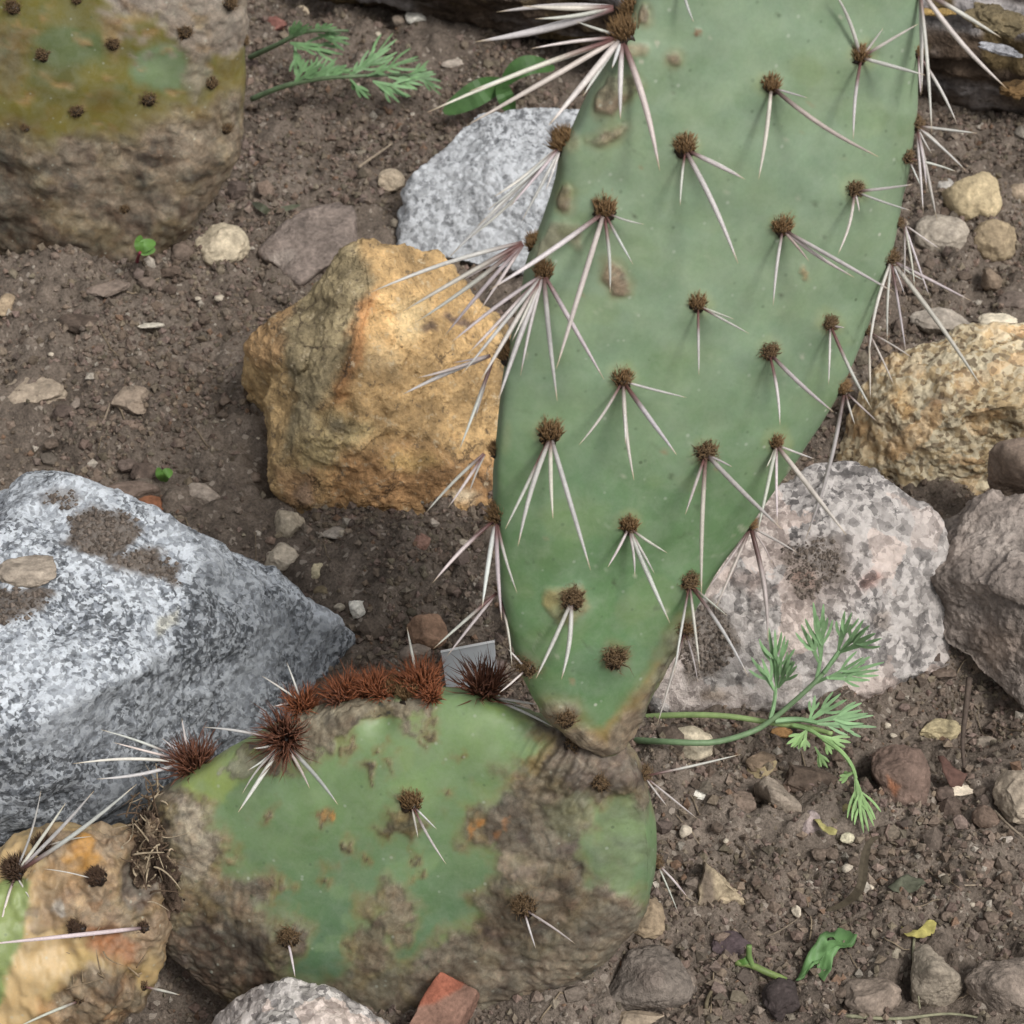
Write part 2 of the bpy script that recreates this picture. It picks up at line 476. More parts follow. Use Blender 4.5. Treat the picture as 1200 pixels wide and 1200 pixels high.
M_SOIL = mat_soil('soil')
M_CRUMB = mat_attr('soil_crumb', 0.95, 0.12, 900, 0.35, 0.7, 0.0006)
M_GRANITE = mat_granite('grey_granite', 430, dark=(0.05, 0.053, 0.058), bleach=0.65, amount=0.57, speck=0.6)
M_GRANITE_PALE = mat_granite('pale_granite', 380, dark=(0.13, 0.133, 0.14), mid=(0.33, 0.335, 0.34), light=(0.62, 0.63, 0.64), amount=0.42, bleach=0.6, speck=0.5)
M_GRANITE_PINK = mat_granite('pink_granite', 230, dark=(0.07, 0.065, 0.065), mid=(0.24, 0.225, 0.215), light=(0.56, 0.53, 0.51), warm=(1.0, 0.80, 0.70), amount=0.50, bleach=0.35, speck=0.5)
M_GOLD = mat_granite('golden_quartz', 330, dark=(0.17, 0.11, 0.06), mid=(0.40, 0.30, 0.17), light=(0.66, 0.57, 0.40), warm=(1.0, 0.66, 0.36), amount=0.44, bleach=0.3)
M_ROCK = mat_mottled('rough_stone', 0.55, 1.35, 75, 0.88, 0.8, 0.0014, 420, 0.32)
M_OCHRE = mat_mottled('ochre_stone', 0.62, 1.28, 70, 0.8, 0.9, 0.0015, 380, 0.3, crack=0.9)
M_STONE = mat_mottled('small_stone', 0.68, 1.25, 160, 0.88, 0.5, 0.0007, 700, 0.25)
M_PAD = mat_pad('cactus_skin', 0.48)
M_SPINE = mat_attr('spine', 0.42, 0.45, 900, 0.12, 0.15, 0.0002)
M_GLOCHID = mat_attr('glochid', 0.5, 0.35, 900, 0.15, 0)
M_LEAF = mat_leaf('leaf')
M_DRY = mat_attr('dry_plant', 0.8, 0.2, 500, 0.3, 0.5, 0.0004)
M_LOG = mat_mottled('weathered_wood', 0.45, 1.5, 60, 0.92, 0.9, 0.002, 300, 0.35, 0.15)
M_TAG = mat_attr('tag_metal', 0.38, 0.5, 200, 0.08, 0.05)

# ------------------------------------------------------------------ ground: one sheet, fine under the view, coarse to the horizon
def axis(a, b, step, far):
    mid = np.arange(a, b + step / 2, step)
    out = []; s, v = step, 0.0
    while v < far:
        s *= 1.22; v += s; out.append(v)
    out = np.array(out)
    return np.concatenate([(a - out)[::-1], mid, b + out])
gx = axis(-0.40, 0.40, 0.0016, 120); gy = axis(-0.35, 0.62, 0.0018, 120)
GX, GY = np.meshgrid(gx, gy)
gv = np.stack([GX.ravel(), GY.ravel(), np.zeros(GX.size)], 1)
gv[:, 2] = gh(gv[:, 0], gv[:, 1])
nx, ny = len(gx), len(gy)
ii = (np.arange(ny - 1)[:, None] * nx + np.arange(nx - 1)[None, :]).ravel()
gf = np.stack([ii, ii + 1, ii + nx + 1, ii + nx], 1)
ground = link('ground', make_mesh('ground', gv, gf, M_SOIL))
tag(ground, 'bare brown garden soil with crumbly surface', 'soil', kind='structure')

# ------------------------------------------------------------------ rocks
_ico = {}
def ico(level):
    if level not in _ico:
        bm = bmesh.new(); bmesh.ops.create_icosphere(bm, subdivisions=level, radius=1.0)
        v = np.array([x.co[:] for x in bm.verts]); f = np.array([[q.index for q in p.verts] for p in bm.faces])
        bm.free(); v /= np.linalg.norm(v, axis=1)[:, None]
        _ico[level] = (v, f)
    return _ico[level]
def hull_planes(pts):
    bm = bmesh.new()
    for p in pts: bm.verts.new(p)
    r = bmesh.ops.convex_hull(bm, input=bm.verts)
    bm.normal_update()
    fs = [f for f in bm.faces]
    n = np.array([f.normal[:] for f in fs]); d = np.array([f.normal.dot(f.verts[0].co) for f in fs])
    bm.free()
    return n, d
def vnormals(v, f):
    n = np.zeros_like(v)
    fn = np.cross(v[f[:, 1]] - v[f[:, 0]], v[f[:, 2]] - v[f[:, 0]])
    for k in range(3): np.add.at(n, f[:, k], fn)
    return n / (np.linalg.norm(n, axis=1)[:, None] + 1e-12)
def paint(v, base, strokes, seed=0, warp=8):
    """colours laid on the thing, shade of the boulder front included: strokes = (polygon in photo pixels, colour, softness px, strength)"""
    c = np.tile(np.asarray(base, float), (len(v), 1))
    if not strokes: return c
    x, y, t = proj(v)
    wv = v * 90
    x = x + warp * fbm(wv, 4, seed + 90); y = y + warp * fbm(wv + 31, 4, seed + 95)
    for poly, colr, soft, k in strokes:
        m = sstep(-soft, soft, poly_sd(x, y, poly)) * k
        c = c * (1 - m[:, None]) + np.asarray(colr)[None, :] * m[:, None]
    return c
def ell(cx, cy, rx, ry=None, n=10, rot=0):
    ry = ry or rx
    return [(cx + rx * math.cos(a) * math.cos(rot) - ry * math.sin(a) * math.sin(rot),
             cy + rx * math.cos(a) * math.sin(rot) + ry * math.sin(a) * math.cos(rot)) for a in [2 * math.pi * i / n for i in range(n)]]
def rock(name, label, hulls, mat, base=(1, 1, 1), strokes=(), level=6, amp=0.004, freq=22, chip=0.003, sharp=26, seed=1, cat='rock', warp=8, group=None, mottle=0.0, rough=0.16, dirt=()):
    W = [np.array([G(*p) for p in h]) for h in hulls]
    cen = W[0].mean(0)
    v, f = ico(level)
    R = np.zeros(len(v))
    off = np.array([[s * .006 if k == i else 0 for k in range(3)] for i in range(3) for s in (-1, 1)])
    for i, w in enumerate(W):
        pts = w - cen
        if i > 0: pts = np.concatenate([pts, off])
        n, d = hull_planes(pts)
        q = np.clip((v @ n.T) / np.maximum(d, 1e-4)[None, :], 1e-6, None)
        mx = q.max(1)
        r = 1.0 / (mx * ((q / mx[:, None]) ** sharp).sum(1) ** (1 / sharp))
        R = np.maximum(R, r)
    p = v * R[:, None]
    nn = vnormals(p, f)
    q = p + cen
    dsp = amp * fbm(q * freq, 5, seed, 0.55)
    w1, c1 = worley3(q * (freq * 2.2) + 0.3 * vnoise(q * 60, 9)[:, None], seed + 3)
    dsp += chip * (c1 - 0.5) * sstep(0.75, 0.35, w1)
    rg = 1 - np.abs(fbm(q * freq * 3, 4, seed + 8, 0.6)); dsp -= amp * 0.5 * np.clip(rg - 0.75, 0, 1) * 2
    dsp += amp * rough * fbm(q * freq * 6, 4, seed + 6, 0.65)
    p = p + nn * dsp[:, None]
    cols = paint(p + cen, base, strokes, seed, warp)
    if mottle: cols = cols * (1 + mottle * fbm((p + cen) * 60, 4, seed + 40))[:, None]
    lm = cols @ np.array([.3, .55, .15]); cols = lm[:, None] + (cols - lm[:, None]) * (.92 if mat is M_OCHRE else .78)
    cols = np.clip(cols, 0.01, 1.4)
    org = cen.copy(); org[2] = 0
    me = make_mesh(name, p + cen - org, f, mat, cols)
    if dirt:
        x, y, t = proj(p + cen)
        wv = (p + cen) * 120
        x = x + 9 * fbm(wv, 4, 301); y = y + 9 * fbm(wv + 31, 4, 305)
        m = np.zeros(len(p))
        for poly, k in dirt: m = np.maximum(m, sstep(-5, 5, poly_sd(x, y, poly)) * k)
        me.attributes.new('dirt', 'FLOAT', 'POINT').data.foreach_set('value', m.astype(np.float32))
        # loose grains lying in the dirt
        tree = BVHTree.FromPolygons([tuple(q) for q in (p + cen).tolist()], f.tolist())
        rs = np.random.default_rng(seed); V, C = [], []
        o6 = np.array([[1, 0, 0], [-1, 0, 0], [0, 1, 0], [0, -1, 0], [0, 0, 1], [0, 0, -1]], float)
        for poly, k in dirt:
            pa = np.array(poly); lo, hi = pa.min(0), pa.max(0)
            nn_ = int((hi[0] - lo[0]) * (hi[1] - lo[1]) / 9)
            X = rs.uniform(lo[0], hi[0], nn_); Y = rs.uniform(lo[1], hi[1], nn_)
            ok = poly_sd(X, Y, poly) + rs.normal(size=nn_) * 3 > 1
            for a_, b_ in zip(X[ok], Y[ok]):
                d = ray(a_, b_); h = tree.ray_cast(Vector(CAM), Vector(d / np.linalg.norm(d)))[0]
                if h is None: continue
                sz = .00035 + .0011 * rs.uniform() ** 3
                V.append(np.array(h) + o6 * sz * rs.uniform(.6, 1.2, (6, 1)) + np.array([0, 0, sz * .4])); C.append(np.tile(np.array([.142, .116, .097]) * rs.uniform(.6, 1.35), (6, 1)))
        f8 = np.array([[4, 0, 2], [4, 2, 1], [4, 1, 3], [4, 3, 0], [5, 2, 0], [5, 1, 2], [5, 3, 1], [5, 0, 3]])
        if V:
            g_ = make_mesh('soil_dusting', np.concatenate(V), (f8[None] + (np.arange(len(V)) * 6)[:, None, None]).reshape(-1, 3), M_CRUMB, np.concatenate(C), False)
            tag(link('soil_dusting', g_), 'loose brown soil grains lying on the ' + ('grey granite boulder' if seed == 11 else 'pinkish granite rock'), 'soil', kind='stuff')
    return tag(link(name, me, None, org), label, cat, group)

SOILC = np.array([0.125, 0.098, 0.078])
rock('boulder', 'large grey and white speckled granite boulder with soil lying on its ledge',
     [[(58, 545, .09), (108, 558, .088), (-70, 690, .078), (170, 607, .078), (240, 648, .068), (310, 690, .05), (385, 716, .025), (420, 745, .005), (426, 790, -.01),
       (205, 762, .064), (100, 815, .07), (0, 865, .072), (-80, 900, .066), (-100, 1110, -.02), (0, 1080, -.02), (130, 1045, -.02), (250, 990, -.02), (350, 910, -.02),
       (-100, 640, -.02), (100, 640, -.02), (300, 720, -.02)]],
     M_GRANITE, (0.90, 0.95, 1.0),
     [([(235, 640), (310, 690), (430, 750), (430, 1000), (0, 1100), (-50, 870), (100, 820), (205, 762)], (.52, .55, .58), 9, .95), ([(185, 725), (205, 710), (210, 730), (190, 750)], (0.85, 0.80, 0.62), 4, 0.8)],  # front face darker: shade and darker minerals in one painted tint
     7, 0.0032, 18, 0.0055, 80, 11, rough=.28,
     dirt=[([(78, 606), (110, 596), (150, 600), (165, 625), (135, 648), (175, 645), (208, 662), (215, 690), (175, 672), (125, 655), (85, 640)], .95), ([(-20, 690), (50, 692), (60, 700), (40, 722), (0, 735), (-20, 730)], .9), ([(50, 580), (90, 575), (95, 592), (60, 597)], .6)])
rock('boulder', 'ochre yellow iron-stained rock with a pointed top and orange front face',
     [[(420, 272, .095), (472, 288, .088), (515, 293, .078), (565, 350, .058), (600, 400, .04), (640, 480, 0), (640, 625, -.02), (500, 640, -.02), (318, 556, .016), (320, 606, -.012), (350, 640, -.02),
       (432, 345, .085), (405, 430, .066), (377, 500, .046), (348, 470, .04), (316, 392, .054), (350, 420, -.02), (600, 400, -.02)],
      [(320, 365, .066), (280, 408, .043), (281, 440, .028), (291, 482, .0), (292, 500, -.02), (345, 485, .02), (350, 430, .058), (385, 340, .07), (420, 300, .08), (360, 400, -.02), (400, 480, 0)]],
     M_OCHRE, lin(190, 154, 98) * .95,
     [([(425, 275), (470, 290), (515, 292), (580, 380), (590, 620), (400, 620), (340, 590), (380, 500), (405, 430), (430, 345)], lin(203, 160, 98), 14, 0.75),
      ([(340, 330), (420, 280), (440, 330), (400, 420), (370, 500), (330, 540), (345, 470), (335, 400)], lin(158, 142, 104), 10, 0.85),
      ([(280, 400), (340, 340), (342, 400), (320, 430), (290, 425)], lin(165, 122, 78), 8, 0.6),
      ([(415, 360), (440, 345), (425, 420), (400, 470), (385, 480), (400, 430)], lin(190, 122, 62), 8, 0.7),
      ([(390, 480), (440, 500), (420, 540), (360, 550), (350, 520)], lin(186, 164, 110), 12, 0.8),
      (ell(395, 500, 16, 9), lin(105, 96, 80), 7, 0.7),
      ([(400, 535), (480, 520), (540, 540), (590, 540), (590, 600), (380, 600)], lin(186, 130, 76), 20, 0.7),
      ([(320, 550), (375, 548), (372, 590), (325, 605)], lin(165, 120, 82), 8, 0.6),
      (ell(355, 575, 15, 17), lin(125, 105, 92), 6, 0.6),
      ([(520, 360), (555, 375), (552, 385), (520, 370)], lin(110, 88, 78), 4, 0.9),
      (ell(505, 385, 10, 5), lin(105, 85, 75), 4, 0.8),
      (ell(480, 375, 20, 26), lin(214, 184, 128), 10, 0.7), (ell(450, 420, 22, 18), lin(210, 178, 124), 10, 0.5),
      (ell(540, 585, 18, 10), lin(225, 210, 175), 7, 0.6), (ell(480, 540, 30, 12), lin(210, 172, 95), 9, 0.6)],
     7, 0.0028, 22, 0.0045, 90, 23, mottle=0.38, rough=.42)
rock('boulder', 'light grey speckled granite rock behind the ochre rock, touching the upright cactus pad',
     [[(555, 130, .042), (600, 124, .046), (680, 118, .048), (750, 130, .04), (486, 195, .028), (470, 236, .008), (460, 268, -.008), (464, 292, -.002), (560, 312, -.002), (700, 325, -.002), (560, 335, -.03), (700, 345, -.03), (468, 310, -.03), (770, 220, -.01),
       (500, 215, .022), (600, 215, .028), (680, 205, .03), (560, 200, -.02), (720, 190, -.02)]],
     M_GRANITE_PALE, (0.9, 0.92, 0.95), [(ell(512, 190, 14, 10), (0.5, 0.5, 0.52), 8, 0.5)], 7, 0.0028, 24, 0.0035, 70, 37, rough=.3)
rock('boulder', 'pinkish grey coarse granite rock with soil on its face, beneath the poppy fronds',
     [[(985, 544, .06), (900, 572, .055), (1045, 561, .06), (1098, 600, .05), (1122, 690, .02), (1114, 772, .004), (1040, 804, .004), (900, 832, .004), (768, 834, .004), (750, 780, .006), (800, 700, .035), (860, 640, .048),
       (950, 720, .036), (900, 650, -.02), (1080, 660, -.02), (1100, 830, -.03), (760, 860, -.03)]],
     M_GRANITE_PINK, (1.0, 0.97, 0.95),
     [([(905, 640), (985, 625), (1000, 680), (960, 720), (920, 700)], lin(140, 118, 105) * 1.6, 20, 0.45),
      
      (ell(945, 682, 16, 10), lin(235, 185, 160), 6, 0.7), (ell(1020, 675, 14, 9), lin(225, 150, 130), 6, 0.6), (ell(870, 683, 26, 10), lin(225, 195, 180), 7, 0.6),
      (ell(835, 815, 18, 10), lin(225, 205, 175), 6, 0.7), (ell(1035, 730, 14, 16), lin(205, 185, 165), 6, 0.6)],
     7, 0.0028, 24, 0.0035, 70, 41, rough=.3, dirt=[([(785, 725), (840, 705), (865, 755), (845, 790), (810, 795), (790, 770)], .8), ([(915, 640), (975, 630), (990, 670), (950, 705), (925, 690)], .45)])
rock('boulder', 'golden tan rough quartz rock beyond the pinkish granite rock',
     [[(978, 542, .002), (986, 500, .012), (1006, 450, .03), (1050, 410, .045), (1120, 396, .054), (1200, 366, .062), (1320, 372, .06), (1330, 610, -.02), (1095, 612, -.02), (1000, 572, -.02), (1140, 480, .05), (1260, 470, .055),
       (1030, 478, .032), (1030, 560, .004), (1050, 470, -.02), (1280, 440, -.02)]],
     M_GOLD, (.95, .95, .95),
     [([(980, 480), (1030, 470), (1030, 570), (975, 545)], (.62, .58, .52), 8, 0.8), (ell(1100, 465, 16, 8), (.35, .28, .24), 5, 0.8), (ell(1060, 470, 14, 18), (1.0, .72, .4), 8, 0.6), (ell(1180, 395, 26, 16), (1.35, 1.3, 1.25), 8, 0.7), (ell(1170, 480, 40, 30), (.8, .74, .62), 16, 0.6)],
     7, 0.003, 22, 0.004, 70, 53, rough=.3)
rock('boulder', 'dark grey brown rough rock leaning against the pinkish granite rock',
     [[(1066, 606, .036), (1132, 590, .046), (1200, 583, .05), (1310, 600, .05), (1330, 850, -.03), (1200, 832, .003), (1150, 798, .003), (1100, 752, .010), (1074, 665, .034), (1175, 690, .046), (1250, 700, .05), (1150, 640, -.02), (1280, 680, -.02)]],
     M_ROCK, lin(140, 124, 112),
     [([(1130, 610), (1200, 600), (1200, 650), (1150, 660)], lin(165, 150, 138), 16, 0.6), (ell(1110, 690, 20, 40), lin(110, 96, 86), 14, 0.6), (ell(1170, 760, 30, 24), lin(158, 132, 112), 16, 0.5)],
     7, 0.0035, 20, 0.004, 60, 61, mottle=0.3, rough=.3)
rock('stone', 'smooth brown stone resting on the golden tan quartz rock',
     [[(1152, 528, .05), (1175, 515, .058), (1245, 512, .06), (1250, 590, .03), (1155, 582, .03), (1190, 586, .03), (1200, 540, .062), (1190, 560, .02)]],
     M_STONE, lin(140, 116, 96), (), 5, 0.002, 40, 0.001, 10, 67, 'stone')
rock('stone', 'pale granite stone pressed against the lower edge of the horizontal cactus pad',
     [[(340, 1145, .02), (288, 1157, .014), (405, 1164, .016), (440, 1186, .009), (240, 1198, -.003), (474, 1212, -.003), (330, 1225, .022), (400, 1225, .02), (235, 1280, -.02), (490, 1280, -.02), (340, 1180, -.015)]],
     M_GRANITE_PINK, (1.25, 1.22, 1.2), (), 6, 0.0025, 34, 0.002, 18, 71, 'stone')
rock('brick_fragment', 'terracotta red brick fragment lying under the horizontal cactus pad',
     [[(515, 1136, .019), (561, 1160, .015), (530, 1214, .009), (473, 1208, .011), (515, 1150, -.006), (562, 1180, -.008), (530, 1240, -.012), (473, 1234, -.012)]],
     M_STONE, lin(158, 78, 46), [([(470, 1188), (505, 1178), (535, 1160), (545, 1150), (575, 1150), (560, 1220), (470, 1220)], lin(132, 98, 78), 3, 0.8)], 6, 0.0008, 60, 0.0006, 60, 73, 'brick', warp=5)
rock('stone', 'flat brown slab half buried between the round mottled pebble and the ochre rock',
     [[(300, 296, .004), (330, 262, .012), (375, 238, .014), (416, 236, .012), (418, 290, .008), (350, 334, .002), (300, 300, -.02), (350, 345, -.02), (425, 300, -.02), (380, 240, -.02)]],
     M_ROCK, lin(132, 114, 102), [(ell(330, 300, 16, 12), lin(160, 144, 130), 6, 0.6)], 6, 0.002, 36, 0.002, 30, 79, 'stone')
rock('stone', 'angular dark grey brown stone on the soil below the horizontal cactus pad',
     [[(702, 1180, .006), (735, 1115, .014), (775, 1105, .013), (812, 1150, .009), (808, 1172, .006), (765, 1150, .016), (700, 1190, -.015), (770, 1195, -.015), (820, 1175, -.015), (750, 1105, -.01)]],
     M_ROCK, lin(122, 108, 95), [(ell(765, 1140, 22, 14), lin(112, 96, 84), 8, 0.7)], 6, 0.0018, 40, 0.002, 24, 89, 'stone')
rock('stone', 'ochre wedge shaped stone with a pale broken face beside the dark purple clod',
     [[(824, 1004, .022), (815, 1060, .012), (838, 1086, -.002), (882, 1072, .002), (886, 1060, .004), (855, 1035, .018), (812, 1075, -.012), (890, 1085, -.012), (830, 1020, -.012)]],
     M_STONE, lin(182, 158, 118), [([(812, 1000), (828, 1000), (838, 1080), (812, 1080)], lin(112, 94, 78), 6, 0.85)], 6, 0.0014, 50, 0.002, 22, 97, 'stone', mottle=0.2)
rock('stone', 'brown red lump of old brick with an orange chipped corner on the soil',
     [[(1020, 880, .008), (1040, 868, .013), (1082, 876, .013), (1086, 900, .012), (1080, 945, .004), (1045, 950, .002), (1020, 905, .01), (1060, 905, .016), (1020, 915, -.015), (1050, 962, -.015), (1090, 940, -.015), (1050, 880, -.01)]],
     M_STONE, lin(124, 96, 80), [([(1036, 912), (1058, 922), (1052, 935), (1036, 925)], lin(190, 112, 62), 5, 0.9)], 6, 0.0015, 46, 0.002, 24, 101, 'brick')
rock('stone', 'angular grey brown stone with one dusty slanted face below the poppy fronds',
     [[(883, 915, .01), (900, 906, .014), (942, 945, .009), (940, 965, .003), (905, 955, .006), (882, 930, .006), (900, 925, .018), (885, 945, -.015), (945, 975, -.015), (920, 915, -.01)]],
     M_STONE, lin(150, 132, 112), (), 6, 0.0014, 46, 0.002, 24, 103, 'stone')
rock('stone', 'blocky beige grey stone with a yellow dry scrap above it',
     [[(1064, 1112, .012), (1085, 1108, .014), (1122, 1138, .012), (1125, 1150, .009), (1108, 1180, -.002), (1070, 1172, .002), (1066, 1140, .012), (1095, 1135, .02), (1065, 1190, -.015), (1130, 1185, -.015), (1090, 1120, -.01)]],
     M_STONE, lin(150, 134, 112), (), 6, 0.0014, 46, 0.002, 22, 107, 'stone')
rock('stone', 'wide brown grey stone beside the blocky beige grey stone, dusted with soil',
     [[(1128, 1150, .01), (1150, 1128, .012), (1205, 1122, .012), (1215, 1190, .004), (1170, 1192, .002), (1135, 1172, .004), (1165, 1155, .017), (1130, 1190, -.015), (1220, 1215, -.015), (1170, 1130, -.01)]],
     M_ROCK, lin(136, 118, 102), (), 6, 0.0016, 46, 0.002, 22, 109, 'stone')

# smaller stones, each where the photograph shows it
def stone(px, py, w, h, colr, label, ncut=6, rot=0.0, seed=0, mat=None, flat=0.85, name='stone', cat='stone', group=None, level=5, mottle=0.18, lift=0.25, at=None):
    rs = np.random.default_rng(seed * 31 + int(px) * 7 + int(py))
    q = ONG(px, py + h * 0.12) if at is None else np.asarray(at)
    s = PX(depth(q))
    if w * s < 0.006: level = min(level, 4)
    v, f = ico(level)
    p = v.copy()
    for _ in range(ncut):
        n = rs.normal(size=3); n /= np.linalg.norm(n)
        d = rs.uniform(0.55, 0.85)
        o = p @ n - d
        p = p - np.clip(o, 0, None)[:, None] * n[None, :] * 0.96
    p = p + 0.10 * fbm(v * 1.7 + seed, 4, seed)[:, None] * v + 0.03 * fbm(v * 7 + seed, 3, seed + 2)[:, None] * v
    p /= np.abs(p).max(0)[None, :]
    p = p * np.array([w / 2 * s, h / 2 * 1.12 * s, h / 2 * flat * s])[None, :]
    a = -math.radians(rot)
    ca, sa_ = math.cos(a), math.sin(a)
    p = np.stack([p[:, 0] * ca - p[:, 1] * sa_, p[:, 0] * sa_ + p[:, 1] * ca, p[:, 2]], 1)
    p[:, 2] += h / 2 * flat * s * lift * 1.6
    c = np.asarray(colr)[None, :] * (1 + mottle * fbm(v * 3 + seed, 4, seed + 5))[:, None]
    return tag(link(name, make_mesh(name, p, f, mat or M_STONE, np.clip(c, 0.01, 1)), None, q), label, cat, group)
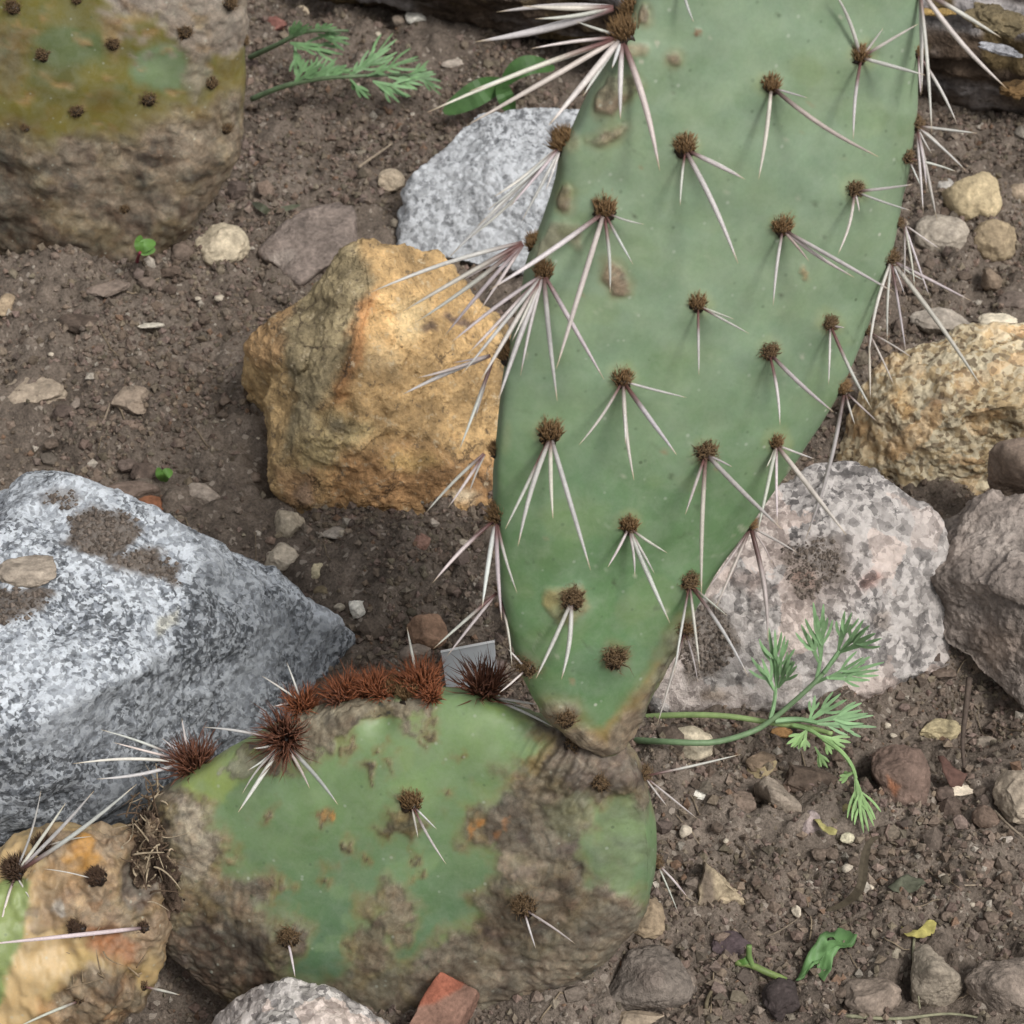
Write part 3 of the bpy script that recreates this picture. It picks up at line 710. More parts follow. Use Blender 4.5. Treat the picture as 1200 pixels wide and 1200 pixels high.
ST = [
 (262, 288, 66, 58, (196, 180, 152), 'round cream pebble with dark mottling beside the brown slab', 2, -25, .8),
 (325, 30, 36, 24, (135, 88, 78), 'reddish brown stone chip beside the feathery green fronds', 6, 5, .8),
 (353, 15, 20, 18, (205, 185, 155), 'small cream stone touching the reddish brown stone chip', 7, 20, .8),
 (393, 130, 40, 13, (88, 76, 74), 'thin dark slate chip below the feathery green fronds', 7, 18, .6),
 (487, 22, 32, 24, (205, 200, 188), 'whitish angular stone on the soil behind the feathery fronds', 8, 30, .7),
 (467, 24, 17, 15, (150, 134, 118), 'small tan stone touching the whitish angular stone', 4, 0, .8),
 (531, 74, 28, 12, (175, 162, 148), 'pale sliver of stone above the broad green leaves', 7, -14, .6),
 (459, 212, 33, 29, (180, 162, 138), 'tan rounded pebble left of the light grey granite rock', 3, 0, .9),
 (280, 226, 32, 28, (96, 82, 74), 'dark stone at the foot of the scarred cactus', 6, 30, .9),
 (212, 296, 34, 30, (112, 96, 84), 'dark brown stone beside the tiny green seedling', 6, 10, .8),
 (200, 318, 28, 20, (104, 88, 76), 'flat dark brown stone in front of the tiny green seedling', 6, 0, .6),
 (172, 332, 24, 19, (124, 108, 96), 'brown stone below the tiny green seedling', 6, 40, .7),
 (127, 336, 54, 30, (132, 116, 104), 'flat greyish slab of stone sunk in the soil by the scarred cactus', 7, -30, .4),
 (93, 378, 54, 28, (92, 78, 68), 'dark crumbly clod on the soil by the scarred cactus', 3, 5, .8),
 (177, 381, 32, 10, (205, 196, 178), 'thin white stone chip on bare soil', 7, 0, .5),
 (8, 358, 24, 28, (170, 148, 120), 'tan stone half buried near the scarred cactus', 5, 0, .8),
 (12, 272, 36, 36, (98, 86, 76), 'dark earthy stone under the edge of the scarred cactus', 5, 0, .9),
 (1137, 234, 70, 70, (190, 170, 132), 'round ochre pebble lying on two other pebbles', 1, 0, .95),
 (1102, 277, 66, 50, (168, 156, 140), 'oval grey beige pebble under the round ochre pebble', 2, 15, .85),
 (1165, 282, 58, 54, (164, 144, 114), 'brownish beige pebble touching the round ochre pebble', 4, -20, .85),
 (1107, 218, 22, 20, (186, 180, 172), 'small pale grey stone tucked behind the round ochre pebble', 5, 0, .8),
 (1196, 226, 32, 28, (168, 148, 124), 'tan pebble to the side of the round ochre pebble', 3, 0, .8),
 (1160, 329, 26, 34, (128, 110, 92), 'small upright brown stone below the beige pebbles', 5, 0, .9),
 (1100, 377, 74, 42, (172, 160, 146), 'broken greyish stone beside the cactus spines', 7, 10, .7),
 (1196, 328, 20, 15, (235, 228, 212), 'small bright white stone near the beige pebbles', 4, 0, .7),
 (1186, 352, 42, 28, (116, 102, 92), 'dark brown stone behind the golden tan quartz rock', 6, -15, .6),
 (1168, 380, 48, 26, (222, 208, 182), 'white and orange quartz chip on the golden tan rock', 6, 0, .9),
 (45, 460, 82, 46, (165, 148, 128), 'flat triangular tan stone on bare soil', 7, 8, .6),
 (158, 470, 56, 46, (152, 134, 116), 'blocky tan stone half sunk in bare soil', 8, -20, .7),
 (153, 499, 32, 17, (134, 114, 100), 'small flat brown stone in front of the blocky tan stone', 3, 0, .6),
 (78, 486, 32, 26, (92, 78, 70), 'dark clod touching the flat triangular tan stone', 4, 0, .9),
 (89, 473, 13, 17, (140, 126, 114), 'small grey chip next to the flat triangular tan stone', 7, 0, .7),
 (155, 579, 68, 34, (122, 104, 92), 'long brown stone behind the grey granite boulder', 3, 5, .8),
 (177, 597, 38, 34, (150, 96, 66), 'rusty orange brick piece behind the grey granite boulder', 6, 20, .9),
 (237, 580, 48, 27, (165, 150, 136), 'elongated pale speckled pebble near the bright green sprout', 2, 25, .85),
 (170, 553, 36, 28, (104, 88, 78), 'dark clod beside the bright green sprout', 4, 0, .8),
 (150, 546, 24, 19, (116, 100, 90), 'small grey brown chip behind the long brown stone', 7, 20, .8),
 (228, 609, 54, 22, (112, 96, 84), 'brown clod in front of the elongated pale speckled pebble', 5, 20, .7),
 (337, 615, 42, 42, (176, 162, 140), 'pale pointed stone leaning at the foot of the ochre rock', 9, -40, .9),
 (328, 653, 48, 34, (186, 172, 152), 'pale angular stone behind the grey granite boulder edge', 8, 10, .8),
 (373, 671, 25, 28, (196, 182, 148), 'small yellowish cream stone near the pale angular stone', 5, 0, .9),
 (392, 625, 28, 17, (160, 150, 138), 'small grey stone in front of the ochre rock', 6, 0, .7),
 (378, 693, 22, 15, (118, 104, 80), 'small olive brown stone below the yellowish cream stone', 3, 10, .8),
 (270, 619, 42, 13, (118, 100, 86), 'narrow brown clod between small stones', 4, -15, .6),
 (472, 658, 32, 14, (205, 192, 168), 'elongated cream pebble on the soil mound', 1, 38, .8),
 (493, 634, 24, 24, (138, 104, 90), 'reddish brown pebble on the soil mound', 5, 0, .7),
 (418, 713, 23, 24, (225, 220, 208), 'white cube-like quartz stone beside the grey boulder tip', 9, 10, .95),
 (500, 742, 52, 48, (152, 118, 94), 'brown stone with an orange edge behind the grey label', 7, 35, .9),
 (488, 768, 42, 28, (148, 132, 118), 'grey brown stone behind the red bristle tufts', 4, 0, .8),
 (567, 674, 16, 16, (186, 176, 156), 'small pale stone by the edge of the upright pad', 6, 0, .8),
 (508, 613, 15, 12, (175, 162, 148), 'small pale chip at the top of the soil mound', 7, 0, .8),
 (806, 871, 68, 46, (188, 174, 148), 'oval beige stone beneath the poppy stalks', 3, 12, .8),
 (742, 852, 18, 32, (190, 172, 128), 'yellowish stone where the poppy stalks begin', 4, 0, .9),
 (1098, 858, 58, 27, (178, 162, 124), 'flat pointed ochre stone in the hollow by the dark rock', 7, -14, 1.1),
 (1158, 872, 40, 20, (160, 146, 130), 'narrow pale grey stone in the hollow by the dark rock', 5, 15, .7),
 (1123, 925, 48, 17, (212, 196, 172), 'flat whitish stone next to the red brown dry leaf', 6, -5, .6),
 (1108, 932, 26, 20, (104, 88, 78), 'dark clod under the flat whitish stone', 4, 0, .8),
 (1190, 934, 56, 62, (168, 152, 132), 'large beige stone on the soil in front of the dark rock', 6, 10, .8),
 (947, 914, 72, 40, (100, 84, 72), 'dark brown clod below the poppy fronds', 6, 5, .8),
 (823, 928, 27, 20, (236, 230, 215), 'bright white stone on soil beside the horizontal pad', 5, 0, .8),
 (948, 967, 28, 38, (150, 134, 130), 'pinkish grey stone with yellow scraps beside it', 4, 20, .8),
 (871, 940, 34, 34, (128, 110, 96), 'brown stone leaning on the angular grey brown stone', 5, 0, .7),
 (928, 972, 22, 26, (106, 90, 80), 'small dark stone next to the pinkish grey stone', 7, 0, .7),
 (1022, 1167, 70, 48, (138, 122, 108), 'rounded grey brown stone beside the blocky beige grey stone', 3, 5, .8),
 (915, 1170, 46, 46, (70, 60, 58), 'blackish stone at the end of the bright green shoot', 6, 0, .85),
 (858, 1107, 50, 36, (88, 74, 76), 'dark purple clod under the ochre wedge shaped stone', 5, 0, .8),
 (803, 1153, 30, 36, (126, 112, 100), 'grey brown pebble beside the angular dark stone', 4, 0, .8),
 (758, 1075, 46, 54, (150, 130, 104), 'tan brown blocky stone at the end of the horizontal pad', 7, 10, .8),
 (710, 1093, 26, 26, (200, 190, 172), 'pale flaky stone under the end of the horizontal pad', 4, 30, .8),
 (748, 1194, 62, 26, (158, 140, 118), 'beige stone in front of the angular dark stone', 5, 0, .8),
 (703, 1121, 22, 18, (96, 82, 72), 'small dark clod beside the angular dark stone', 3, 0, .9),
 (597, 1138, 30, 26, (98, 84, 74), 'dark clod under the belly of the horizontal pad', 4, 0, .9),
 (1155, 957, 36, 30, (118, 98, 84), 'brown clod beside the large beige stone', 4, 0, .7),
 (1170, 984, 36, 15, (170, 158, 146), 'thin pale stone chip below the large beige stone', 7, -15, .5),
 (992, 950, 18, 16, (150, 138, 92), 'olive seed-like pebble under the drooping frond', 2, -20, .9),
 (993, 982, 19, 13, (205, 196, 165), 'pale seed-like pebble below the drooping frond', 1, -20, .9),
 (893, 893, 40, 30, (128, 108, 88), 'brown flaky stone behind the angular grey brown stone', 7, 10, .6),
 (915, 858, 28, 14, (176, 130, 80), 'small orange stone beneath the poppy leaf node', 4, 0, .8),
 (1050, 1118, 14, 17, (175, 162, 140), 'pale split seed husk beside the yellow dry scrap', 3, 0, .8),
 (1106, 790, 30, 18, (112, 96, 84), 'dark stone in the shade under the dark rock', 5, 0, .8),
]
for i, (px, py, w, h, c, lab, nc, rot, fl) in enumerate(ST):
    stone(px, py, w, h, lin(*c), lab, nc, rot, i + 1, None, fl)
stone(35, 668, 84, 50, lin(158, 144, 128), 'flat mottled brown stone resting on top of the grey granite boulder', 3, -8, 777, None, .42, mottle=.3, at=G(35, 672, .083))
TINY = [(257, 349, 13, 9), (428, 252, 12, 8), (285, 628, 14, 10), (315, 480, 14, 10), (277, 573, 10, 7), (398, 712, 13, 11), (543, 635, 13, 8), (402, 625, 12, 15), (440, 713, 9, 8),
        (910, 1036, 18, 10), (992, 1017, 18, 10), (933, 1067, 12, 17), (1082, 1058, 12, 9), (803, 973, 17, 20), (1105, 1028, 12, 9), (1057, 263, 18, 10), (103, 447, 8, 6), (136, 456, 8, 7),
        (228, 480, 7, 6), (303, 513, 7, 5), (650, 1160, 8, 6), (700, 1140, 7, 6), (560, 1180, 8, 6), (640, 1180, 7, 7), (880, 1010, 8, 6), (1020, 1040, 9, 7), (1140, 1060, 9, 8), (1040, 850, 8, 9),
        (1047, 862, 10, 6), (1137, 110, 8, 6), (440, 60, 8, 7), (443, 40, 7, 7), (420, 100, 8, 6), (120, 390, 8, 5), (60, 415, 8, 6), (850, 985, 8, 7), (1090, 1000, 8, 6), (975, 1100, 8, 6), (335, 390, 9, 7), (232, 350, 9, 6)]
for i, (px, py, w, h) in enumerate(TINY):
    stone(px, py, w, h, lin(200, 186, 165) * random.uniform(.8, 1.1), 'tiny pale gravel bit lying loose on the bare soil', 6, random.uniform(-40, 40), 200 + i, None, .8, 'gravel_bit', 'gravel', 'tiny pale gravel bits', 3)
MID = [(980, 1037, 14, 14), (540, 1150, 20, 16), (565, 1143, 18, 14), (985, 1163, 18, 15), (970, 1170, 16, 14), (230, 420, 18, 13), (300, 560, 16, 13), (460, 690, 18, 14), (520, 655, 18, 14), (440, 615, 16, 13),
       (1000, 1010, 16, 14), (1120, 985, 18, 14), (1160, 1075, 20, 16), (840, 970, 16, 13), (880, 1065, 15, 12), (1110, 1075, 18, 15), (1035, 1000, 14, 12), (960, 1000, 20, 18), (975, 1000, 18, 16), (1125, 205, 14, 12),
       (1090, 310, 16, 13), (1130, 325, 18, 14), (400, 170, 16, 12), (420, 215, 15, 12), (350, 160, 15, 12), (310, 170, 14, 11), (240, 375, 16, 12), (30, 400, 18, 13), (180, 430, 15, 12), (240, 445, 18, 13),
       (60, 520, 18, 14), (210, 520, 20, 15), (265, 470, 16, 13), (560, 640, 16, 13), (530, 690, 16, 14), (650, 1130, 16, 12), (640, 1150, 14, 11), (1060, 1040, 15, 12), (1140, 1020, 17, 14), (1180, 1030, 15, 13)]
for i, (px, py, w, h) in enumerate(MID):
    stone(px, py, w, h, lin(112, 97, 85) * random.uniform(.75, 1.15), 'small crumbly brown soil clod lying loose on the ground', 4, random.uniform(-40, 40), 300 + i, M_CRUMB, .85, 'soil_clod', 'clod', 'small loose soil clods', 4, .2)

# crumbs: uncountable, real geometry joined into one object
def crumbs(name, n, area, smin, smax, seed, label, colr, power=2.2, sink=0.15, small=False):
    rs = np.random.default_rng(seed)
    x = rs.uniform(area[0], area[1], n); y = rs.uniform(area[2], area[3], n)
    p3 = np.stack([x, y, np.zeros(n)], 1)
    keep = rs.uniform(0, 1, n) < 0.55 + 0.6 * vnoise(p3 * 28, 70)
    x, y = x[keep], y[keep]; n = len(x)
    z = gh(x, y)
    s = smin * (1 - rs.uniform(0, 1, n) * (1 - (smin / smax) ** power)) ** (-1 / power)
    v0, f0 = ico(1)
    if small:
        v0 = np.array([[1, 0, 0], [-1, 0, 0], [0, 1, 0], [0, -1, 0], [0, 0, 1], [0, 0, -1]], float)
        f0 = np.array([[4, 0, 2], [4, 2, 1], [4, 1, 3], [4, 3, 0], [5, 2, 0], [5, 1, 2], [5, 3, 1], [5, 0, 3]])
    k = len(v0)
    V = v0[None] * (1 + rs.uniform(-.32, .32, (n, k, 1)))
    sc = s[:, None] * rs.uniform(0.7, 1.2, (n, 3))
    a = rs.uniform(0, 6.28, n); b = rs.uniform(0, 6.28, n)
    ca, sa_, cb, sb = np.cos(a)[:, None], np.sin(a)[:, None], np.cos(b)[:, None], np.sin(b)[:, None]
    V = V * sc[:, None, :]
    X, Y, Z = V[..., 0], V[..., 1], V[..., 2]
    X, Y = X * ca - Y * sa_, X * sa_ + Y * ca
    Y, Z = Y * cb - Z * sb, Y * sb + Z * cb
    V = np.stack([X + x[:, None], Y + y[:, None], Z + z[:, None] + (s * (0.5 - sink))[:, None]], -1).reshape(-1, 3)
    F = (f0[None] + (np.arange(n) * k)[:, None, None]).reshape(-1, 3)
    cv = np.asarray(colr)[None] * rs.uniform(0.6, 1.35, (n, 1)) * (1 + rs.uniform(-.05, .05, (n, 3)))
    lt = rs.uniform(0, 1, n)
    cv = np.where((lt > 0.982)[:, None], np.array([[.36, .32, .27]]) * rs.uniform(.6, 1.2, (n, 1)), cv)
    cv = np.where((lt < 0.02)[:, None], np.array([[.20, .13, .09]]), cv)
    o = link(name, make_mesh(name, V, F, M_CRUMB, np.repeat(cv, k, 0), smooth=False))
    return tag(o, label, 'soil', kind='stuff')
crumbs('soil_grains', 190000, (-.31, .33, -.32, .50), .0006, .0026, 3, 'fine brown soil grains covering the ground', (0.176, 0.138, 0.109), 1.8, .05, True)
crumbs('soil_crumbs', 13000, (-.36, .38, -.34, .60), .0012, .0036, 4, 'brown soil crumbs scattered among the fine grains', (0.168, 0.132, 0.105), 2.4, .2)
crumbs('soil_lumps', 1000, (-.40, .42, -.34, .62), .0028, .0062, 5, 'coarser brown soil lumps strewn over the ground', (0.156, 0.123, 0.099), 2.6, 0.3)

# ------------------------------------------------------------------ log behind the cactus
def tube(pts, rad, sides=8, colf=None, ring=None):
    """verts/quads of a tapered tube through pts"""
    pts = np.asarray(pts, float); n = len(pts)
    rad = np.asarray(rad, float) * np.ones(n)
    T = np.gradient(pts, axis=0); T /= np.linalg.norm(T, axis=1)[:, None] + 1e-12
    ref = np.array([0.13, 0.21, 0.97]); 
    if abs(T[0] @ ref) > 0.95: ref = np.array([1.0, 0.1, 0.0])
    A = np.cross(T, ref); A /= np.linalg.norm(A, axis=1)[:, None]
    B = np.cross(T, A)
    th = np.linspace(0, 2 * np.pi, sides, endpoint=False)
    V = pts[:, None, :] + rad[:, None, None] * (np.cos(th)[None, :, None] * A[:, None, :] + np.sin(th)[None, :, None] * B[:, None, :])
    F = []
    for i in range(n - 1):
        for j in range(sides):
            k = (j + 1) % sides
            F.append((i * sides + j, i * sides + k, (i + 1) * sides + k, (i + 1) * sides + j))
    V = V.reshape(-1, 3)
    F.append(tuple(range(sides - 1, -1, -1))); F.append(tuple((n - 1) * sides + j for j in range(sides)))
    return V, F
la, lb = G(400, 8, 0) + np.array([0, .035, .040]), G(1440, 178, 0) + np.array([0, .022, .052])
ln = 260
lt_ = np.linspace(0, 1, ln)
lp = la[None] * (1 - lt_)[:, None] + lb[None] * lt_[:, None]
LV, LF = tube(lp, .05, 120)
ax_ = (lb - la) / np.linalg.norm(lb - la)
cl = lp.repeat(120, 0)
nr = (LV - cl); nr /= np.linalg.norm(nr, axis=1)[:, None]
al = (LV - la) @ ax_
sp = np.stack([al * 8, nr[:, 0] * 2.2 + nr[:, 1] * 1.7, nr[:, 2] * 2.2], 1)
LV = LV + nr * (0.006 * fbm(sp, 4, 21) + 0.004 * fbm(sp * np.array([1.5, 4, 4]), 4, 25) + 0.002 * fbm(LV * 120, 3, 27))[:, None]
g1 = sstep(-.1, .5, fbm(sp * 1.3 + 5, 4, 31))[:, None]
lc = lin(80, 66, 54)[None] * (1 - g1) + lin(146, 140, 138)[None] * g1
g2 = sstep(.15, .5, fbm(LV * 40 + 5, 4, 33))[:, None]
lc = lc * (1 - g2) + lin(98, 82, 54)[None] * g2
log = empty('fallen_log', (la + lb) / 2 * np.array([1, 1, 0]))
tag(log, 'dark weathered log lying across the soil behind the cactus', 'log')
child('trunk', make_mesh('trunk', LV, LF, M_LOG, lc), log)
for (px, py, w, h, z, c, r) in ((1165, 22, 70, 52, .098, (120, 106, 78), 50), (1192, 104, 40, 34, .070, (110, 84, 52), 10), (1095, 14, 50, 14, .094, (150, 122, 70), 0), (1172, 58, 50, 18, .094, (165, 165, 170), 30)):
    q = G(px, py, z); s = PX(depth(q))
    v, f = ico(5)
    p = v * np.array([w / 2, h / 2, h / 5])[None] * s
    p = p * (1 + .25 * fbm(v * 2.4 + px, 4, int(px)))[:, None]
    a = -math.radians(r)
    p = np.stack([p[:, 0] * math.cos(a) - p[:, 1] * math.sin(a), p[:, 0] * math.sin(a) + p[:, 1] * math.cos(a), p[:, 2]], 1)
    child('bark_flake', make_mesh('bark_flake', p + q, f, M_LOG, np.tile(lin(*c), (len(v), 1))), log, q)

# ------------------------------------------------------------------ cacti
def resample(arr, n, ease=True):
    """Catmull-Rom through rows of arr"""
    a = np.asarray(arr, float); m = len(a)
    u = np.linspace(0, 1, n)
    if ease: u = 0.5 - 0.5 * np.cos(np.pi * u) * (0.25 + 0.75 * np.abs(np.cos(np.pi * u)) ** 0.0) if False else u
    L = np.concatenate([[0], np.cumsum(np.linalg.norm(np.diff(a[:, :2] + a[:, 2:4], axis=0), axis=1) + 1e-6)]); L /= L[-1]
    out = np.empty((n, a.shape[1]))
    for k, x in enumerate(u):
        i = min(max(np.searchsorted(L, x) - 1, 0), m - 2)
        t = (x - L[i]) / (L[i + 1] - L[i])
        p0, p1, p2, p3 = a[max(i - 1, 0)], a[i], a[i + 1], a[min(i + 2, m - 1)]
        d1 = (p2 - p0) / (L[min(i + 1, m - 1)] - L[max(i - 1, 0)]) * (L[i + 1] - L[i]); d2 = (p3 - p1) / (L[min(i + 2, m - 1)] - L[i]) * (L[i + 1] - L[i])
        out[k] = (2 * t**3 - 3 * t**2 + 1) * p1 + (t**3 - 2 * t**2 + t) * d1 + (-2 * t**3 + 3 * t**2) * p2 + (t**3 - t**2) * d2
    return out
def plane_normal(lean, yaw):
    l, y = math.radians(lean), math.radians(yaw)
    return np.array([math.sin(y) * math.cos(l), -math.cos(y) * math.cos(l), math.sin(l)])
def blotches(rs, box, n, cols, rmin, rmax, k=(.35, .8)):
    out = []
    for _ in range(n):
        r = rs.uniform(rmin, rmax)
        out.append((ell(rs.uniform(box[0], box[2]), rs.uniform(box[1], box[3]), r * rs.uniform(.8, 1.8), r * rs.uniform(.5, 1.1), 8, rs.uniform(-.6, .6)), cols[rs.integers(len(cols))], rs.uniform(1.5, 5), rs.uniform(*k), None))
    return out
class Pad:
    """rows: (xl, yl, xr, yr, half thickness) across the pad along its axis, outline on its own plane"""
    def __init__(self, rows, p0, n, NR, NS, flat=0.8):
        R = resample(rows, NR)
        th = np.linspace(0, 2 * np.pi, NS, endpoint=False)
        cx = np.sign(np.cos(th)) * np.abs(np.cos(th)) ** 0.92
        cy = np.sign(np.sin(th)) * np.abs(np.sin(th)) ** flat
        V = np.empty((NR, NS, 3))
        for i, (xl, yl, xr, yr, T) in enumerate(R):
            A, B = PLN(xl, yl, p0, n), PLN(xr, yr, p0, n)
            V[i] = (A + B)[None] / 2 + (B - A)[None] / 2 * cx[:, None] + n[None] * (T * cy)[:, None]
        self.n = n
        k = (np.arange(NR - 1)[:, None] * NS + np.arange(NS)[None]).ravel()
        k2 = (np.arange(NR - 1)[:, None] * NS + (np.arange(NS) + 1)[None] % NS).ravel()
        q = np.stack([k, k2, k2 + NS, k + NS], 1)
        f = np.concatenate([q[:, [0, 1, 2]], q[:, [0, 2, 3]]])
        V = V.reshape(-1, 3)
        caps = []
        for ring, flip in ((0, True), (NR - 1, False)):
            c = len(V); V = np.concatenate([V, V[ring * NS:(ring + 1) * NS].mean(0)[None]])
            j = ring * NS + np.arange(NS); j2 = ring * NS + (np.arange(NS) + 1) % NS
            caps.append(np.stack([np.full(NS, c), j2, j] if flip else [np.full(NS, c), j, j2], 1))
        self.v, self.f = V, np.concatenate([f] + caps)
        nn = vnormals(self.v, self.f)
        if (nn * (self.v - self.v.mean(0))).sum() < 0:
            self.f = self.f[:, ::-1]; nn = -nn
        self.nn = nn
        self.px, self.py, self.t = proj(self.v)
        self.cork = np.zeros(len(V))
    def warp(self, amt, fr, s):
        return self.px + amt * fbm(self.v * fr, 4, s), self.py + amt * fbm(self.v * fr + 13, 4, s + 5)
    def paint(self, c, strokes, amt=7, fr=110, s=1):
        x, y = self.warp(amt, fr, s)
        c = np.array(c, float)
        for poly, colr, soft, k, ck in strokes:
            pa = np.array(poly); mg = soft + 14
            ix = np.nonzero((x > pa[:, 0].min() - mg) & (x < pa[:, 0].max() + mg) & (y > pa[:, 1].min() - mg) & (y < pa[:, 1].max() + mg))[0]
            if not len(ix): continue
            sd = poly_sd(x[ix], y[ix], poly); cc = c[ix]
            if ck is not None and ck >= .9:
                h = sstep(-9 - soft, -soft * .3, sd) * .45 * k
                cc = cc * (1 - h[:, None]) + (lin(140, 122, 70) * .8)[None] * h[:, None]
            m = sstep(-soft, soft, sd) * k
            rim = np.exp(-((sd - 2) / 3.0) ** 2) * (.28 if ck and ck >= .9 else 0)
            c[ix] = cc * (1 - m[:, None]) + np.asarray(colr)[None] * (m * (1 - rim))[:, None]
            if ck is not None: self.cork[ix] = self.cork[ix] * (1 - m) + ck * m
        return c
    def bvh(self):
        self.tree = BVHTree.FromPolygons([tuple(p) for p in self.v.tolist()], self.f.tolist())
    def hit(self, px, py):
        d = ray(px, py); d = d / np.linalg.norm(d)
        loc, nrm, i, dist = self.tree.ray_cast(Vector(CAM), Vector(d))
        if loc is None:
            t = float(np.median(self.t))
            loc, nrm, i, dist = self.tree.find_nearest(Vector(AT(px, py, self.near_t(px, py))))
        return np.array(loc), np.array(nrm)
    def near_t(self, px, py):
        return float(self.t[np.argmin((self.px - px) ** 2 + (self.py - py) ** 2)])
    def build(self, name, parent, cols, mat):
        me = make_mesh(name, self.v, self.f, mat, np.clip(cols, 0.005, 1))
        a = me.attributes.new('cork', 'FLOAT', 'POINT'); a.data.foreach_set('value', np.clip(self.cork, 0, 1).astype(np.float32))
        return child(name, me, parent)

def spine_mesh(p, q, rad, rs, tone):
    n = 9
    u = np.linspace(0, 1, n)[:, None]
    L = np.linalg.norm(q - p)
    side = np.cross(q - p, rs.normal(size=3)); side /= np.linalg.norm(side) + 1e-9
    pts = p[None] * (1 - u) + q[None] * u + side[None] * (np.sin(u * np.pi) * L * rs.uniform(-.045, .045))
    r = rad * np.array([.8, .95, 1, 1, .95, .85, .68, .42, .05])
    V, F = tube(pts, r * rs.uniform(.82, 1.15), 7)
    red, wht, tip = lin(108, 72, 68), lin(196, 190, 184), lin(196, 170, 130)
    red = red * (1 - tone) + lin(60, 42, 36) * tone; wht = wht * (1 - .55 * tone) + lin(110, 86, 78) * .55 * tone
    k = rs.uniform(-.05, .36) * (.7 if L < .02 else 1)
    uu = np.repeat(u[:, 0], 7)
    m = sstep(k - .12, k + .15, uu)[:, None]; m2 = sstep(.88, 1.0, uu)[:, None]
    wht = wht * rs.uniform(.74, 1.14) * (1 + rs.uniform(-.06, .06, 3))
    c = red[None] * (1 - m) + wht[None] * m
    c = c * (1 + .16 * vnoise(V * np.array([900, 900, 900]) + 3, 2))[:, None]
    c = c * (1 - m2) + tip[None] * m2
    return make_mesh('spine', V, F, M_SPINE, c)
def tuft_mesh(p, nrm, rad, count, length, rs, inner, outer, updir, spread=1.0, scruff=0.0, gth=1.0):
    """felt cushion with a brush of glochids"""
    nrm = nrm / np.linalg.norm(nrm)
    a = np.cross(nrm, np.array([0.3, 0.2, 0.9])); a /= np.linalg.norm(a); b = np.cross(nrm, a)
    v, f = ico(3)
    dome = v * (1 + .25 * fbm(v * 3 + p[0] * 900, 3, 3))[:, None]
    V = [p + (dome[:, :1] * a + dome[:, 1:2] * b) * rad * .9 + dome[:, 2:3] * nrm * rad * .7]
    F = [f]; C = [np.tile(inner * .8, (len(v), 1)) * rs.uniform(.7, 1.2, (len(v), 1))]
    off = len(v)
    for _ in range(count):
        ang = rs.uniform(0, 2 * np.pi); rr = math.sqrt(rs.uniform(0, 1))
        base = p + (math.cos(ang) * a + math.sin(ang) * b) * rad * .75 * rr + nrm * rad * .45 * (1 - rr * rr)
        d = nrm * (1.1 - .4 * rr) + (math.cos(ang) * a + math.sin(ang) * b) * rr * .9 * spread + updir * (.75 if spread < .9 else .3) + rs.normal(size=3) * (.2 + scruff)
        d /= np.linalg.norm(d)
        L = length * rs.uniform(.3, 1.0) ** .8 * (1.25 if rs.uniform() > .93 else 1)
        w = np.cross(d, rs.normal(size=3)); w /= np.linalg.norm(w); w2 = np.cross(d, w)
        r = .00013 * gth * rs.uniform(.7, 1.5)
        mid = base + d * L * .55 + w * scruff * L * .6
        tip = base + d * L + w2 * scruff * L * .5 - np.array([0, 0, 1]) * scruff * L * .4
        cs = np.array([0, 2.094, 4.189])
        o = np.cos(cs)[:, None] * w[None] + np.sin(cs)[:, None] * w2[None]
        V.append(np.concatenate([base + o * r * 1.15, mid + o * r, tip[None]]))
        F.append(np.array([[0, 1, 4], [0, 4, 3], [1, 2, 5], [1, 5, 4], [2, 0, 3], [2, 3, 5], [3, 4, 6], [4, 5, 6], [5, 3, 6]]) + off)
        off += 7
        k = rs.uniform(.75, 1.25)
        C.append(np.concatenate([np.tile(inner * k, (3, 1)), np.tile((inner * .45 + outer * .55) * k, (3, 1)), (outer * k)[None]]))
    return make_mesh('glochid_tuft', np.concatenate(V), np.concatenate(F), M_GLOCHID, np.clip(np.concatenate(C), 0, 1))
BROWN_I, BROWN_O = lin(46, 34, 23), lin(140, 106, 64)
OLD_I, OLD_O = lin(46, 34, 24), lin(132, 104, 70)
RED_I, RED_O = lin(50, 25, 17), lin(156, 86, 48)
DRED_I, DRED_O = lin(40, 24, 18), lin(128, 76, 52)
UPW = np.array([0, 0, 1.0])
